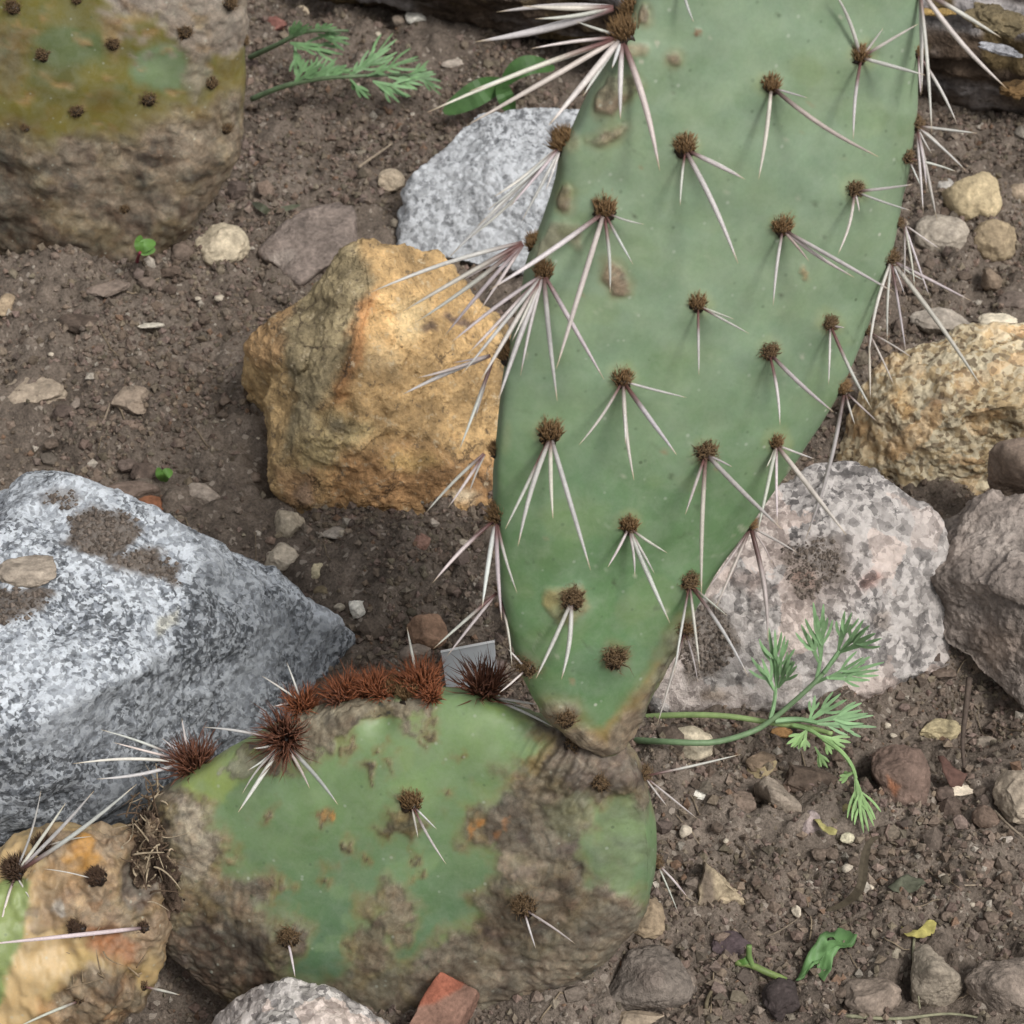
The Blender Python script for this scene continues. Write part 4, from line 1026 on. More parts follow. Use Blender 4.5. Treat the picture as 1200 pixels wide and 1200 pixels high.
def areole(pad, obj, ax, ay, rpx, tips, kind='brown', count=110, lenk=1.0, lean=(14, 42), thick=1.0, rs=RNG, scruff=0.0, base=None, tone=0.0):
    p, n = pad.hit(ax, ay)
    s = PX(depth(p))
    I, O = {'brown': (BROWN_I, BROWN_O), 'old': (OLD_I, OLD_O), 'red': (RED_I, RED_O), 'dred': (DRED_I, DRED_O), 'dark': (lin(38, 27, 20), lin(96, 70, 50))}[kind]
    tc = CAM - p; tc /= np.linalg.norm(tc)
    nm = n * .75 + tc * .25 if 'red' in kind else n * .62 + UPW * .55; nm /= np.linalg.norm(nm)
    rad = rpx * s * (1.0 if 'red' in kind else 1.12)
    if count:
        child('glochid_tuft', tuft_mesh(p - n * rad * .12 - (0 if 'red' in kind else rad * .15) * nm, nm, rad * (.55 if 'red' in kind else .74), int(count * (1.5 if 'red' in kind else 2.6)), rad * (1.5 if 'red' in kind else 1.1) * lenk, rs, I, O, UPW, 1.25 if 'red' in kind else .55, scruff, 1.5 if 'red' in kind else 1.0), obj, p)
    t0 = depth(p)
    for tp in tips:
        tx, ty = tp[0], tp[1]
        th = tp[2] if len(tp) > 2 else 1.0
        ph = math.radians(tp[3] if len(tp) > 3 else rs.uniform(*lean))
        dx, dy = tx - ax, ty - ay
        Lp = math.hypot(dx, dy)
        # spines spring from the lower half of the cushion, on the side they point to
        bx, by = ax + dx / Lp * rpx * .35, ay + dy / Lp * rpx * .35 + rpx * .12
        tb = t0 - rad * .25
        P = AT(bx, by, tb)
        lat = Lp * s
        Q = AT(tx, ty, tb - lat * math.tan(ph))
        R = .00056 * thick * (.35 + .65 * th) * min(1.2, .6 + Lp / 220)
        child('spine', spine_mesh(P, Q, R, rs, tone if len(tp) < 5 else tp[4]), obj, P)

# --- main cactus: three joined pads
lowN = plane_normal(16, -12)
lowP = G(470, 1148, 0.0)
J = PLN(712, 868, lowP, lowN)
upN = plane_normal(13, 14)
upP = J + np.array([0, -.002, 0])
cactus = empty('prickly_pear_cactus', G(560, 1130, 0))
tag(cactus, 'green prickly pear cactus with a tall upright pad growing from a scarred horizontal pad', 'cactus')

UP_ROWS = [(706, 880, 722, 880, .004), (690, 868, 727, 868, .007), (668, 856, 733, 856, .009), (646, 840, 743, 840, .0105), (626, 820, 755, 820, .0115), (611, 795, 768, 795, .012), (602, 770, 780, 770, .012), (594, 740, 796, 740, .012),
           (587, 700, 816, 700, .0115), (580, 650, 852, 650, .011), (576, 600, 887, 600, .011), (575, 555, 920, 555, .011), (578, 510, 950, 510, .011), (582, 470, 974, 470, .011), (590, 420, 1000, 420, .011),
           (601, 370, 1020, 370, .011), (614, 310, 1037, 310, .011), (638, 250, 1050, 250, .011), (654, 200, 1060, 200, .011), (668, 160, 1066, 160, .011), (687, 120, 1071, 120, .0105), (709, 80, 1074, 80, .0105), (728, 40, 1077, 40, .0105),
           (740, 0, 1079, 0, .010), (752, -60, 1078, -60, .010), (772, -120, 1068, -120, .0095), (805, -180, 1045, -180, .008), (850, -228, 1005, -228, .006), (890, -250, 965, -250, .003)]
up = Pad(UP_ROWS, upP, upN, 300, 220, .62)
up.bvh()
LOW_ROWS = [(172, 985, 172, 1040, .004), (176, 955, 176, 1075, .010), (190, 926, 192, 1100, 0.0104), (215, 908, 215, 1122, 0.0126), (240, 895, 240, 1145, 0.0122), (270, 876, 270, 1165, 0.0126), (320, 850, 320, 1185, 0.0130), (370, 832, 370, 1195, 0.0130),
            (420, 820, 420, 1195, 0.0130), (470, 813, 470, 1190, 0.0130), (520, 812, 520, 1180, 0.0126), (570, 819, 570, 1170, 0.0126), (620, 840, 620, 1155, 0.0122), (670, 858, 670, 1138, 0.0133), (712, 868, 712, 1115, 0.0126), (740, 884, 740, 1092, 0.0111),
            (758, 918, 758, 1066, 0.0089), (768, 958, 768, 1040, .008), (773, 985, 773, 1012, .003)]
low = Pad(LOW_ROWS, lowP, lowN, 300, 300, .55)
lefP = PLN(188, 1020, lowP, lowN) + np.array([0, -.004, 0]); lefN = plane_normal(24, 10)
LEF_ROWS = [(200, 1000, 200, 1050, .004), (192, 978, 196, 1085, .011), (178, 968, 184, 1120, .014), (150, 962, 168, 1155, .016), (120, 962, 130, 1190, .018), (80, 966, 90, 1215, .019), (40, 980, 40, 1225, .019),
            (-10, 1000, -10, 1225, .019), (-70, 1020, -70, 1220, .018), (-130, 1050, -130, 1200, .014), (-170, 1080, -170, 1160, .006)]
lef = Pad(LEF_ROWS, lefP, lefN, 190, 240, .85)

# upright pad colours
GREEN = lin(130, 157, 124) * .84
c = np.tile(GREEN, (len(up.v), 1))
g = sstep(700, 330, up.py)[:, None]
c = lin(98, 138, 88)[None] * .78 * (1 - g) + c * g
SCAR, SCARD = lin(150, 128, 104), lin(112, 92, 74)
strokes = [([(640, 868), (650, 845), (690, 850), (712, 862), (728, 850), (742, 815), (760, 790), (800, 730), (810, 740), (770, 800), (740, 880), (690, 890)], lin(128, 110, 92), 4, .95, 1.0),
           ([(690, 855), (712, 866), (728, 848), (740, 815), (765, 770), (775, 765), (745, 830), (715, 850)], lin(138, 108, 56), 6, .75, .3),
           ([(640, 690), (680, 685), (688, 715), (672, 735), (650, 730), (632, 712)], lin(150, 128, 80), 4, .8, .7),
           (ell(720, 770, 22, 17), lin(104, 92, 52), 6, .6, .3), (ell(617, 782, 22, 18), lin(116, 104, 72), 6, .6, .4), (ell(655, 835, 22, 14), lin(130, 116, 98), 5, .9, .9),
           (ell(800, 740, 26, 12, rot=-.7), lin(128, 114, 94), 5, .9, .9),
           ([(700, 115), (715, 90), (745, 88), (754, 100), (730, 125), (715, 138), (698, 135)], SCAR, 3, .95, 1.0),
           ([(688, 165), (710, 153), (735, 150), (730, 160), (700, 170)], SCAR, 2.5, .95, 1.0), (ell(659, 237, 9, 13), SCAR, 3, .9, .9), (ell(660, 226, 6), SCAR, 3, .9, .9),
           ([(712, 305), (725, 312), (740, 330), (738, 342), (722, 348), (714, 335)], SCAR, 2.5, .95, .9), ([(620, 290), (640, 262), (675, 265), (682, 290), (660, 280), (640, 300), (625, 320)], lin(140, 130, 108), 5, .7, .8),
           (ell(754, 17, 7, 9), SCAR, 2.5, .95, .9), (ell(790, 68, 8, 7), SCAR, 2.5, .95, .9), (ell(745, 58, 16, 9), SCAR, 4, .7, .8), (ell(818, 43, 6, 3, rot=-.4), lin(140, 90, 60), 2, .9, .8), (ell(944, 320, 4, 8), lin(160, 130, 90), 2, .9, .8),
           (ell(665, 170, 16, 12), SCAR, 5, .6, .7), (ell(590, 515, 8, 20), lin(135, 140, 100), 6, .3, None)]
for ax_, ay_ in ((645, 508), (730, 445), (737, 617), (708, 247), (802, 175), (903, 103), (1010, 67), (917, 267), (818, 358), (902, 413), (827, 528), (910, 520), (1002, 223), (973, 380), (582, 417)):
    strokes.append((ell(ax_, ay_ - 3, 17, 16), lin(140, 148, 96), 6, .45, None))
c = up.paint(c, strokes, 5, 120, 3)
rb_ = np.random.default_rng(2)
fa = blotches(rb_, (580, -20, 1080, 860), 240, [lin(140, 165, 132) * .85, lin(96, 132, 84) * .75, lin(128, 150, 96) * .8, lin(110, 140, 112) * .8], 6, 34, (.06, .26))
for _ in range(70):
    x_, y_ = rb_.uniform(600, 1060), rb_.uniform(0, 800)
    fa.append((ell(x_, y_, rb_.uniform(6, 26), rb_.uniform(.8, 1.5), 8, rb_.uniform(-1.6, 1.6)), [lin(158, 172, 146) * .85, lin(84, 104, 72) * .75][int(rb_.integers(2))], 1.2, rb_.uniform(.15, .5), None))
for _ in range(60):
    x_, y_ = rb_.uniform(600, 1060), rb_.uniform(0, 800)
    fa.append((ell(x_, y_, rb_.uniform(1.5, 4), None, 7), [lin(150, 128, 92) * .8, lin(66, 78, 50) * .75, lin(180, 182, 160) * .85][int(rb_.integers(3))], 1.2, rb_.uniform(.4, .85), None))
c = up.paint(c, fa, 4, 160, 31)
# marks and raised cushions
bumpv = np.zeros(len(up.v))
bumpv += .0009 * up.cork + .0006 * up.cork * fbm(up.v * 350, 3, 9)
bumpv += .0016 * fbm(up.v * 14, 2, 5) + .0004 * fbm(up.v * 60, 3, 6)
for x_, y_ in ((645, 515), (730, 452), (737, 624), (708, 254), (802, 182), (903, 110), (1010, 74), (917, 274), (818, 365), (902, 420), (827, 537), (910, 527), (1002, 230), (973, 387), (670, 709), (720, 775), (729, 48), (658, 174), (808, 690), (637, 326)):
    rr2 = (up.px - x_) ** 2 + (up.py - y_) ** 2
    bumpv += .0016 * np.exp(-rr2 / 24 ** 2) - .0007 * np.exp(-rr2 / 50 ** 2)
up.v = up.v + up.nn * bumpv[:, None]
up.bvh()
up_obj = up.build('pad', cactus, c, M_PAD)
up_obj['label'] = 'tall upright green pad with long white spines'

A = [
 (724, 6, 16, [(582, 14), (557, 49, 1.5), (627, 22), (612, 7)], 'brown', 120, (-5, 15), 1.2),
 (729, 40, 22, [(500, 132, 1.1), (550, 107), (547, 147, 1.3), (643, 147, 1.2), (683, 113), (727, 140, 1.1), (773, 200, 1.2), (717, 80), (622, 57, .8), (673, 77, .7), (675, 25, .7)], 'brown', 190, (0, 22), 1.1),
 (658, 168, 19, [(525, 303, 1.1), (580, 230, .8), (627, 233, .9), (597, 243, .7), (560, 265, .9), (540, 287, .8), (612, 258, .8), (572, 246, .6), (640, 222, .7)], 'brown', 180, (-5, 18), 1.0),
 (708, 247, 17, [(573, 340, 1.2), (652, 432, 1.4), (715, 343, .9), (742, 310, .9), (755, 263, .7)], 'brown', 170, (10, 34), 1.0),
 (616, 281, 13, [(433, 343, 1.1), (472, 365, .9), (487, 378, .8), (563, 363, .7), (520, 395, .8), (540, 330, .6)], 'brown', 100, (-12, 8), 1.0),
 (637, 319, 15, [(653, 470, 1.1), (708, 445, .9), (583, 472, 1.2), (548, 415), (540, 440, .8), (600, 400, .8), (562, 448, .9), (528, 402, .8), (610, 440, .7)], 'brown', 130, (5, 25), 1.0),
 (580, 412, 17, [(488, 443, .9), (470, 463), (538, 528), (557, 490, .8), (530, 425, .6)], 'brown', 150, (-10, 12), .95),
 (570, 527, 12, [(498, 602, 1.0), (525, 595, .9), (550, 577, .6)], 'brown', 90, (-15, 5), .9),
 (581, 605, 16, [(507, 683, 1.1), (565, 712, 1.2), (588, 727, .9), (606, 695, 1.0)], 'brown', 140, (0, 20), 1.0),
 (584, 692, 8, [(508, 760, .9), (523, 770, .9), (600, 782, .7)], 'brown', 50, (0, 12), .9),
 (645, 509, 18, [(592, 620, .8), (607, 640, 1.3), (648, 608, .9), (692, 668, 1.2)], 'brown', 170, (14, 34), 1.05),
 (730, 445, 15, [(678, 522), (733, 520, .8), (743, 563, .9), (793, 533, 1.2), (805, 466, .7)], 'brown', 130, (14, 34), .95),
 (737, 617, 14, [(712, 665), (744, 675, .8), (785, 730, 1.2), (767, 672, .7), (782, 648, .9)], 'brown', 130, (14, 34), .95),
 (670, 702, 17, [(628, 795, 1.0), (658, 796, 1.3)], 'old', 150, (14, 30), 1.1),
 (720, 772, 17, [], 'old', 150, (0, 1), 1), (617, 782, 16, [(595, 760, .7), (585, 812, .8)], 'old', 130, (10, 20), .8), (663, 842, 15, [], 'old', 110, (0, 1), 1),
 (808, 682, 14, [(877, 793, 1.1), (820, 783, .8), (853, 722, .6), (790, 790, .8)], 'old', 130, (12, 30), .95, .3),
 (803, 738, 12, [(770, 850, .9), (818, 800, .6)], 'old', 100, (5, 20), .9, .5),
 (880, 616, 12, [(900, 752, 1.2), (826, 694, .8), (838, 714, .9), (935, 648, .8), (905, 660, .6)], 'brown', 110, (0, 15), .95, .5),
 (827, 530, 15, [(803, 603, .8), (822, 698, 1.2), (916, 620, 1.3), (858, 547, .6)], 'old', 140, (16, 34), 1.0),
 (910, 520, 11, [(888, 623), (911, 614, .8), (992, 627, 1.2), (955, 538, .8), (898, 548, .7)], 'brown', 110, (12, 30), .95),
 (902, 413, 13, [(914, 498, .9), (977, 483, 1.2)], 'old', 120, (16, 36), .95),
 (818, 357, 13, [(819, 440, .8), (878, 391, .8), (860, 374, .7)], 'brown', 120, (16, 36), .95),
 (973, 380, 11, [(971, 451, .8), (990, 384, .6), (1022, 480, 1.1)], 'old', 110, (12, 30), .95),
 (917, 267, 15, [(906, 358, .9), (948, 306, .9, 25, .9), (1001, 325, 1.1), (1047, 342, 1.1)], 'brown', 140, (16, 36), .95, .15),
 (1002, 223, 12, [(982, 298, .8), (1070, 216, .8), (1068, 247, .8), (1007, 248, .7)], 'old', 110, (12, 30), .9),
 (803, 173, 16, [(797, 241, .7), (865, 309, 1.2), (873, 210, 1.0), (868, 206, .6)], 'brown', 150, (16, 36), 1.0),
 (904, 101, 14, [(889, 210, 1.0), (1030, 184, 1.1, 22, .75), (947, 115, .7)], 'brown', 130, (18, 38), .95),
 (1009, 66, 13, [(978, -10, 1.2), (1035, 33, .9), (1076, 28, .8), (1084, 88, 1.0), (1000, 163, .9)], 'brown', 120, (14, 34), .95),
 (798, -22, 14, [(813, 26, .9)], 'brown', 100, (16, 30), .9),
 (1074, 146, 12, [(1145, 156, .9), (1132, 200, 1.0), (1092, 180, .8), (1098, 258, .9), (1086, 222, .7), (1104, 172, .6), (1082, 250, .7)], 'old', 110, (-10, 10), .95, .2),
 (1064, 184, 10, [(1121, 201, .8), (1080, 220, .6)], 'old', 90, (-10, 8), .9, .2),
 (1044, 303, 13, [(1137, 352, .9), (1152, 456, 1.2), (1040, 402, .7), (1060, 345, .6), (1085, 330, .6), (1018, 420, .7), (1062, 415, .7)], 'old', 110, (-10, 8), .95, .25),
 (1060, 262, 8, [(1072, 338, .7), (1090, 350, .7), (1102, 292, .6), (1060, 330, .6)], 'old', 60, (-12, 4), .9, .3),
 (1018, 388, 8, [(1048, 452, .7), (1020, 470, .7), (1070, 420, .6)], 'old', 60, (-12, 4), .9, .35),
 (990, 457, 13, [(944, 632, 1.0), (1028, 494, .9), (1002, 498, .7)], 'brown', 110, (-12, 6), .95, .6),
 (1078, -14, 13, [(1180, 104, 1.3), (1173, 44, 1.4), (1088, 74, .9), (1092, 156, .9), (1080, 110, .8)], 'brown', 100, (-6, 12), .95, .1),
 (1076, 62, 8, [(1122, 146, .9), (1079, 112, .7)], 'brown', 60, (-15, 0), .9, .2),
]
for a in A:
    ax_, ay_, r_, tips, kind, cnt, lean, thick = a[:8]
    areole(up, up_obj, ax_, ay_, r_, tips, kind, cnt, 1.0, lean, thick, scruff=.35 if kind == 'old' else .03, tone=a[8] if len(a) > 8 else 0.05)

# horizontal pad colours
BARK = lin(120, 104, 90) * .80; BARKD = lin(88, 72, 62) * .8; BARKL = lin(158, 140, 120) * .85
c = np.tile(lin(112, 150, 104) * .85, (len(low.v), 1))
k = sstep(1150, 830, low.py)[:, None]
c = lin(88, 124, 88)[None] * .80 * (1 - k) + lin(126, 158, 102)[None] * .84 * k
strokes = [
 ([(215, 900), (260, 870), (330, 850), (330, 900), (290, 905), (255, 935), (235, 950)], lin(150, 168, 78) * .85, 12, .7, None),
 ([(540, 810), (620, 835), (640, 870), (600, 850)], lin(140, 175, 88) * .85, 10, .6, None),
 ([(605, 830), (645, 850), (720, 866), (790, 880), (785, 940), (742, 948), (728, 930), (715, 945), (690, 950), (696, 975), (680, 1000), (668, 1012), (690, 1030), (750, 1050), (780, 1100), (640, 1190), (460, 1200), (462, 1140), (500, 1105), (555, 1092), (562, 1060), (590, 1035), (588, 992),
   (560, 990), (540, 975), (545, 955), (575, 945), (595, 930), (605, 905), (630, 885), (632, 862)], BARK, 11, .93, 1.0),
 ([(640, 850), (720, 870), (770, 900), (730, 930), (690, 940), (650, 920), (635, 890)], lin(108, 92, 86) * .85, 12, .8, 1.0),
 ([(725, 945), (750, 935), (768, 1000), (740, 1045), (700, 1040), (690, 1010), (705, 975)], lin(112, 130, 92) * .8, 8, .85, .25),
 ([(640, 945), (690, 930), (700, 960), (670, 990), (650, 980)], lin(118, 116, 86) * .8, 10, .6, .5),
 ([(590, 1000), (620, 995), (630, 1020), (605, 1035), (588, 1025)], BARKL, 4, .85, .6),
 ([(560, 1060), (640, 1030), (690, 1050), (640, 1100), (570, 1110)], BARKD, 14, .6, 1.0),
 ([(330, 1195), (350, 1160), (400, 1140), (440, 1108), (470, 1125), (480, 1200)], BARK, 12, .8, .9),
 ([(424, 1046), (448, 1036), (470, 1036), (484, 1056), (481, 1080), (462, 1105), (445, 1128), (420, 1140), (412, 1098), (428, 1080), (440, 1068)], lin(128, 110, 90) * .82, 7, .88, 1.0),
 (ell(432, 1056, 14, 12), lin(140, 132, 74) * .8, 6, .6, .3), (ell(620, 905, 40, 20), lin(125, 112, 96) * .85, 10, .5, 1.0),
 ([(545, 955), (570, 948), (580, 985), (550, 988)], lin(128, 112, 74) * .85, 6, .7, .7), (ell(560, 968, 9, 11), lin(186, 122, 52) * .85, 4, .85, .5), (ell(597, 975, 5, 8), lin(170, 112, 62) * .85, 3, .7, .5),
 ([(150, 900), (212, 915), (240, 945), (262, 985), (268, 1030), (300, 1030), (322, 1026), (326, 1045), (308, 1060), (318, 1080), (350, 1075), (364, 1085), (356, 1110), (332, 1122), (340, 1160), (240, 1200), (150, 1150)], BARK, 10, .95, 1.0),
 ([(205, 930), (240, 950), (258, 990), (262, 1030), (230, 1040), (205, 1010), (200, 970)], lin(172, 160, 142) * .85, 8, .8, 1.0),
 ([(180, 1060), (260, 1070), (320, 1090), (330, 1160), (180, 1180)], lin(74, 57, 46) * .85, 12, .95, 1.0),  # soil-coated left underside, shade by the hollow painted in
 ([(190, 1040), (230, 1045), (240, 1075), (195, 1080)], lin(104, 84, 66) * .85, 10, .7, 1.0),
 (ell(287, 1065, 14, 14), lin(142, 124, 100) * .85, 5, .7, .8), (ell(318, 1036, 9, 7), lin(128, 108, 82) * .85, 4, .7, .9),
 ([(165, 940), (190, 935), (205, 965), (200, 1010), (190, 1050), (165, 1050)], lin(58, 46, 38) * .8, 6, .9, 1.0),  # cavity behind the torn fibres, its shade painted on
 ([(262, 990), (272, 1030), (268, 1060), (256, 1030)], lin(150, 120, 80) * .85, 6, .6, .6),
 ([(280, 885), (345, 838), (400, 820), (490, 815), (512, 835), (500, 852), (468, 846), (440, 842), (410, 852), (392, 866), (372, 884), (345, 892), (320, 905), (305, 890)], lin(142, 128, 110) * .85, 4, .92, 1.0),
 (ell(275, 893, 14, 11), lin(150, 146, 128) * .85, 4, .85, .8), (ell(325, 903, 15, 11), BARK, 4, .85, .9),
 ([(445, 965), (462, 935), (490, 930), (492, 965), (485, 982), (465, 972)], lin(112, 96, 62) * .85, 5, .9, .9),
 ([(610, 880), (632, 860), (645, 880), (632, 900), (620, 905)], lin(150, 126, 76) * .85, 6, .7, .5),
]
for (x_, y_, r_) in ((313, 962, 8), (382, 960, 8), (435, 906, 6), (505, 861, 8), (408, 876, 10), (527, 928, 6), (430, 998, 5), (600, 908, 7), (341, 1045, 5), (388, 1030, 4), (478, 1008, 4), (485, 1028, 5), (406, 1000, 5), (450, 880, 4), (412, 1105, 6), (330, 1055, 4), (464, 900, 3), (540, 880, 3)):
    strokes.append((ell(x_, y_, r_, r_), lin(138, 122, 92) * .85, 2.5, .85, .9)); strokes.append((ell(x_, y_, r_ * .45), lin(96, 80, 60) * .85, 1.5, .8, .9))
strokes.append((ell(449, 838, 7, 5), lin(28, 22, 20), 2.5, .95, .9))
strokes.append((ell(383, 959, 6, 5), lin(190, 140, 70) * .85, 2.5, .8, .4))
cork_before = None
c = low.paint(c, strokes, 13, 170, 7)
c0 = c.copy()
rb_ = np.random.default_rng(8)
c1 = low.paint(c.copy(), blotches(rb_, (170, 840, 780, 1190), 420, [lin(80, 64, 54) * .8, lin(66, 54, 46) * .8, lin(150, 132, 112) * .85, lin(128, 104, 84) * .82, lin(104, 88, 82) * .8], 2, 11), 6, 160, 21)
mk = np.clip(low.cork, 0, 1)[:, None]; c = c0 * (1 - mk) + c1 * mk
c2 = low.paint(c.copy(), blotches(rb_, (200, 830, 780, 1170), 160, [lin(140, 172, 112) * .82, lin(98, 132, 78) * .76, lin(150, 160, 92) * .8, lin(112, 136, 100) * .8], 5, 24, (.1, .32)), 6, 140, 41)
c = c2 * (1 - mk) + c * mk
d_ = .0003 * low.cork + .0009 * low.cork * fbm(low.v * 90, 4, 19, .6) + .0004 * low.cork * fbm(low.v * 420, 3, 29, .6) + .0018 * fbm(low.v * 16, 3, 15)
rdg = 1 - np.abs(fbm(low.v * np.array([70, 70, 130]), 4, 63, .55)); d_ -= .0005 * low.cork * sstep(.72, 1.0, rdg)
for (x_, y_, r_, h_) in ((445, 845, 18, -.004), (700, 930, 26, -.003), (330, 1100, 26, .003), (613, 1060, 30, .004), (470, 955, 22, .0025), (228, 985, 30, .004), (455, 1075, 30, .002), (290, 1065, 14, .002), (670, 900, 30, .003), (730, 915, 14, .003)):
    d_ += h_ * np.exp(-((low.px - x_) ** 2 + (low.py - y_) ** 2) / (r_ * r_))
# wrinkles round the stem end and the joint
wr = np.exp(-((low.px - 665) ** 2 + (low.py - 895) ** 2) / 50 ** 2)
d_ += .0008 * wr * np.sin((low.px * .8 + low.py * .55) * .55 + 3 * fbm(low.v * 90, 2, 3))
low.v = low.v + low.nn * d_[:, None]
low.bvh()
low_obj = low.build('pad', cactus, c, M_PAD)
low_obj['label'] = 'horizontal green pad with brown corky scars'
B = [
 (222, 890, 24, [(85, 895, .9), (118, 855, .9), (133, 870, .8), (113, 913, 1.0), (213, 842, .9), (190, 865, .7)], 'dred', 170, (0, 20), 1.0, 1.25),
 (333, 866, 25, [(238, 852, 1.1, 12), (279, 952, 1.2), (396, 943, 1.3), (363, 924, .8), (297, 877, .9), (290, 903, .9), (284, 930, .6)], 'dred', 200, (28, 44), 1.0, 1.2),
 (353, 820, 17, [(336, 776, .8), (307, 792, .7), (320, 828, .9)], 'red', 170, (0, 15), .9, 1.3),
 (405, 814, 18, [(388, 872, 1.2), (354, 848, .8), (415, 830, .5)], 'red', 180, (5, 25), .9, 1.4),
 (438, 806, 19, [], 'red', 230, (5, 15), .9, 1.25), (463, 806, 17, [], 'brown', 210, (5, 15), .9, 1.2), (492, 806, 21, [(477, 735, 1.1)], 'red', 260, (5, 10), 1.0, 1.3), (425, 812, 12, [], 'red', 120, (5, 10), 1, 1.2), (450, 814, 14, [], 'red', 150, (5, 10), 1, 1.1), (477, 814, 15, [], 'brown', 120, (5, 10), 1, 1.2), (505, 818, 12, [], 'red', 110, (5, 10), 1, 1.3), (395, 822, 11, [], 'dred', 80, (5, 10), 1, 1.3),
 (567, 812, 24, [(650, 853, 1.1), (633, 826, .9), (610, 798, .8), (545, 775, .5), (625, 832, .6)], 'dred', 210, (4, 20), .9, 1.3),
 (482, 940, 17, [(523, 1013, .9), (490, 982, .8), (512, 972, .6)], 'brown', 170, (14, 30), .9, .9),
 (337, 1098, 16, [(346, 1146, .9)], 'old', 130, (10, 20), .9, .9), (613, 1062, 18, [(674, 1106, .9), (628, 1112, .8)], 'old', 140, (10, 20), .8, .9),
 (755, 908, 13, [(868, 884, .9), (782, 945, .7), (818, 960, .8)], 'old', 100, (-5, 8), .8, .9), (770, 1010, 12, [(806, 1052, .7), (800, 1046, .6), (795, 1070, .5)], 'old', 90, (-5, 8), .8, 1.0),
 (705, 918, 14, [], 'old', 110, (0, 5), .8, .8), (672, 872, 12, [], 'old', 80, (0, 5), .8, .8)]
for ax_, ay_, r_, tips, kind, cnt, lean, thick, lk in B:
    areole(low, low_obj, ax_, ay_, r_ * (.95 if 'red' in kind else 1), tips, kind, cnt, lk * (1.25 if 'red' in kind else 1), lean, thick, scruff=.35 if kind == 'old' else .14 if 'red' in kind else .03, tone=.25 if kind == 'old' else .05)

# left pad: half dead, orange and tan
TAN = lin(196, 168, 118) * .92
c = np.tile(TAN, (len(lef.v), 1))
strokes = [
 ([(-200, 1000), (10, 1030), (36, 1035), (34, 1070), (22, 1120), (5, 1170), (-20, 1230), (-200, 1230)], lin(128, 154, 86) * .85, 5, .95, .0),
 ([(40, 975), (120, 955), (210, 970), (210, 1100), (160, 1130), (110, 1100), (70, 1060)], lin(138, 116, 96) * .85, 12, .85, .9),
 ([(80, 985), (95, 968), (110, 980), (105, 1000), (120, 1005), (100, 1020), (80, 1025), (70, 1000)], lin(192, 140, 62) * .85, 5, .9, .4),
 ([(30, 1020), (60, 1000), (100, 1030), (60, 1050), (40, 1045)], lin(164, 130, 88) * .85, 6, .7, .6),
 ([(100, 1080), (135, 1085), (165, 1110), (160, 1135), (125, 1130), (110, 1105)], lin(168, 108, 66) * .85, 8, .85, .5),
 ([(45, 1045), (80, 1050), (78, 1080), (60, 1090), (45, 1075)], lin(134, 106, 84) * .85, 8, .7, .6), (ell(67, 1061, 6, 7), lin(165, 160, 155) * .85, 2, .9, .6),
 ([(85, 1110), (105, 1105), (112, 1125), (90, 1150), (60, 1170), (55, 1150)], lin(200, 172, 110) * .85, 6, .8, .2),
 ([(60, 1165), (95, 1130), (130, 1130), (170, 1145), (160, 1200), (60, 1220)], lin(116, 96, 76) * .85, 8, .9, 1.0), (ell(55, 1180, 14, 20), lin(170, 120, 72) * .85, 8, .6, .4),
 ([(140, 1010), (180, 1000), (200, 1040), (170, 1075), (145, 1050)], lin(96, 86, 82) * .85, 7, .85, .9)]  # shade of the crevice by the joint, put into the colour
strokes += blotches(np.random.default_rng(6), (30, 965, 205, 1200), 90, [lin(92, 72, 60) * .8, lin(70, 58, 52) * .8, lin(196, 168, 128) * .85, lin(150, 106, 66) * .85, lin(160, 140, 120) * .85], 2, 9, (.25, .7))
c = lef.paint(c, strokes, 8, 120, 13) * np.array([1.04, 1.0, .97])
d_ = .0034 * fbm(lef.v * np.array([50, 50, 28]), 4, 35, .6) + .0018 * lef.cork * fbm(lef.v * 130, 4, 36, .6) + .0008 * lef.cork * fbm(lef.v * 420, 3, 39, .6)
for (x_, y_, r_, h_) in ((115, 1030, 20, .004), (88, 1095, 16, .004), (160, 1030, 22, -.006), (70, 1062, 10, .002), (95, 985, 14, .003), (120, 1160, 30, .003), (60, 1110, 24, -.003)):
    d_ += h_ * np.exp(-((lef.px - x_) ** 2 + (lef.py - y_) ** 2) / (r_ * r_))
lef.v = lef.v + lef.nn * d_[:, None]
lef.bvh()
lef_obj = lef.build('pad', cactus, c, M_PAD)
lef_obj['label'] = 'dying pad with orange and tan dry tissue and a green edge'
C_ = [(18, 1022, 19, [(77, 941, 1.1), (110, 927, .9), (160, 919, 1.0), (0, 1088, .9), (48, 927, .8), (35, 1053, .5)], 'dark', 170, (8, 22), 1.0, 1.1),
      (50, 990, 16, [(108, 980, .5)], 'dark', 100, (5, 15), .8, 1.0),
      (111, 1028, 15, [(50, 1018, .5)], 'dark', 200, (5, 15), .7, .7), (90, 1088, 15, [], 'dark', 170, (5, 15), .8, .7), (168, 1086, 10, [(-20, 1107, 1.4, 36)], 'dark', 70, (5, 12), 1.0, .8),
      (168, 1155, 8, [(211, 1166, 1.2, 5)], 'old', 40, (0, 5), 1, 1), (92, 1172, 8, [(20, 1204, 1.1, 8)], 'old', 50, (0, 5), 1, 1)]
for ax_, ay_, r_, tips, kind, cnt, lean, thick, lk in C_:
    areole(lef, lef_obj, ax_, ay_, r_, tips, kind, cnt, lk, lean, thick, scruff=.1)
v, f = ico(6)
jc = (PLN(192, 1020, lowP, lowN) + PLN(184, 1020, lefP, lefN)) / 2
q = v * np.array([.0105, .013, .0245])
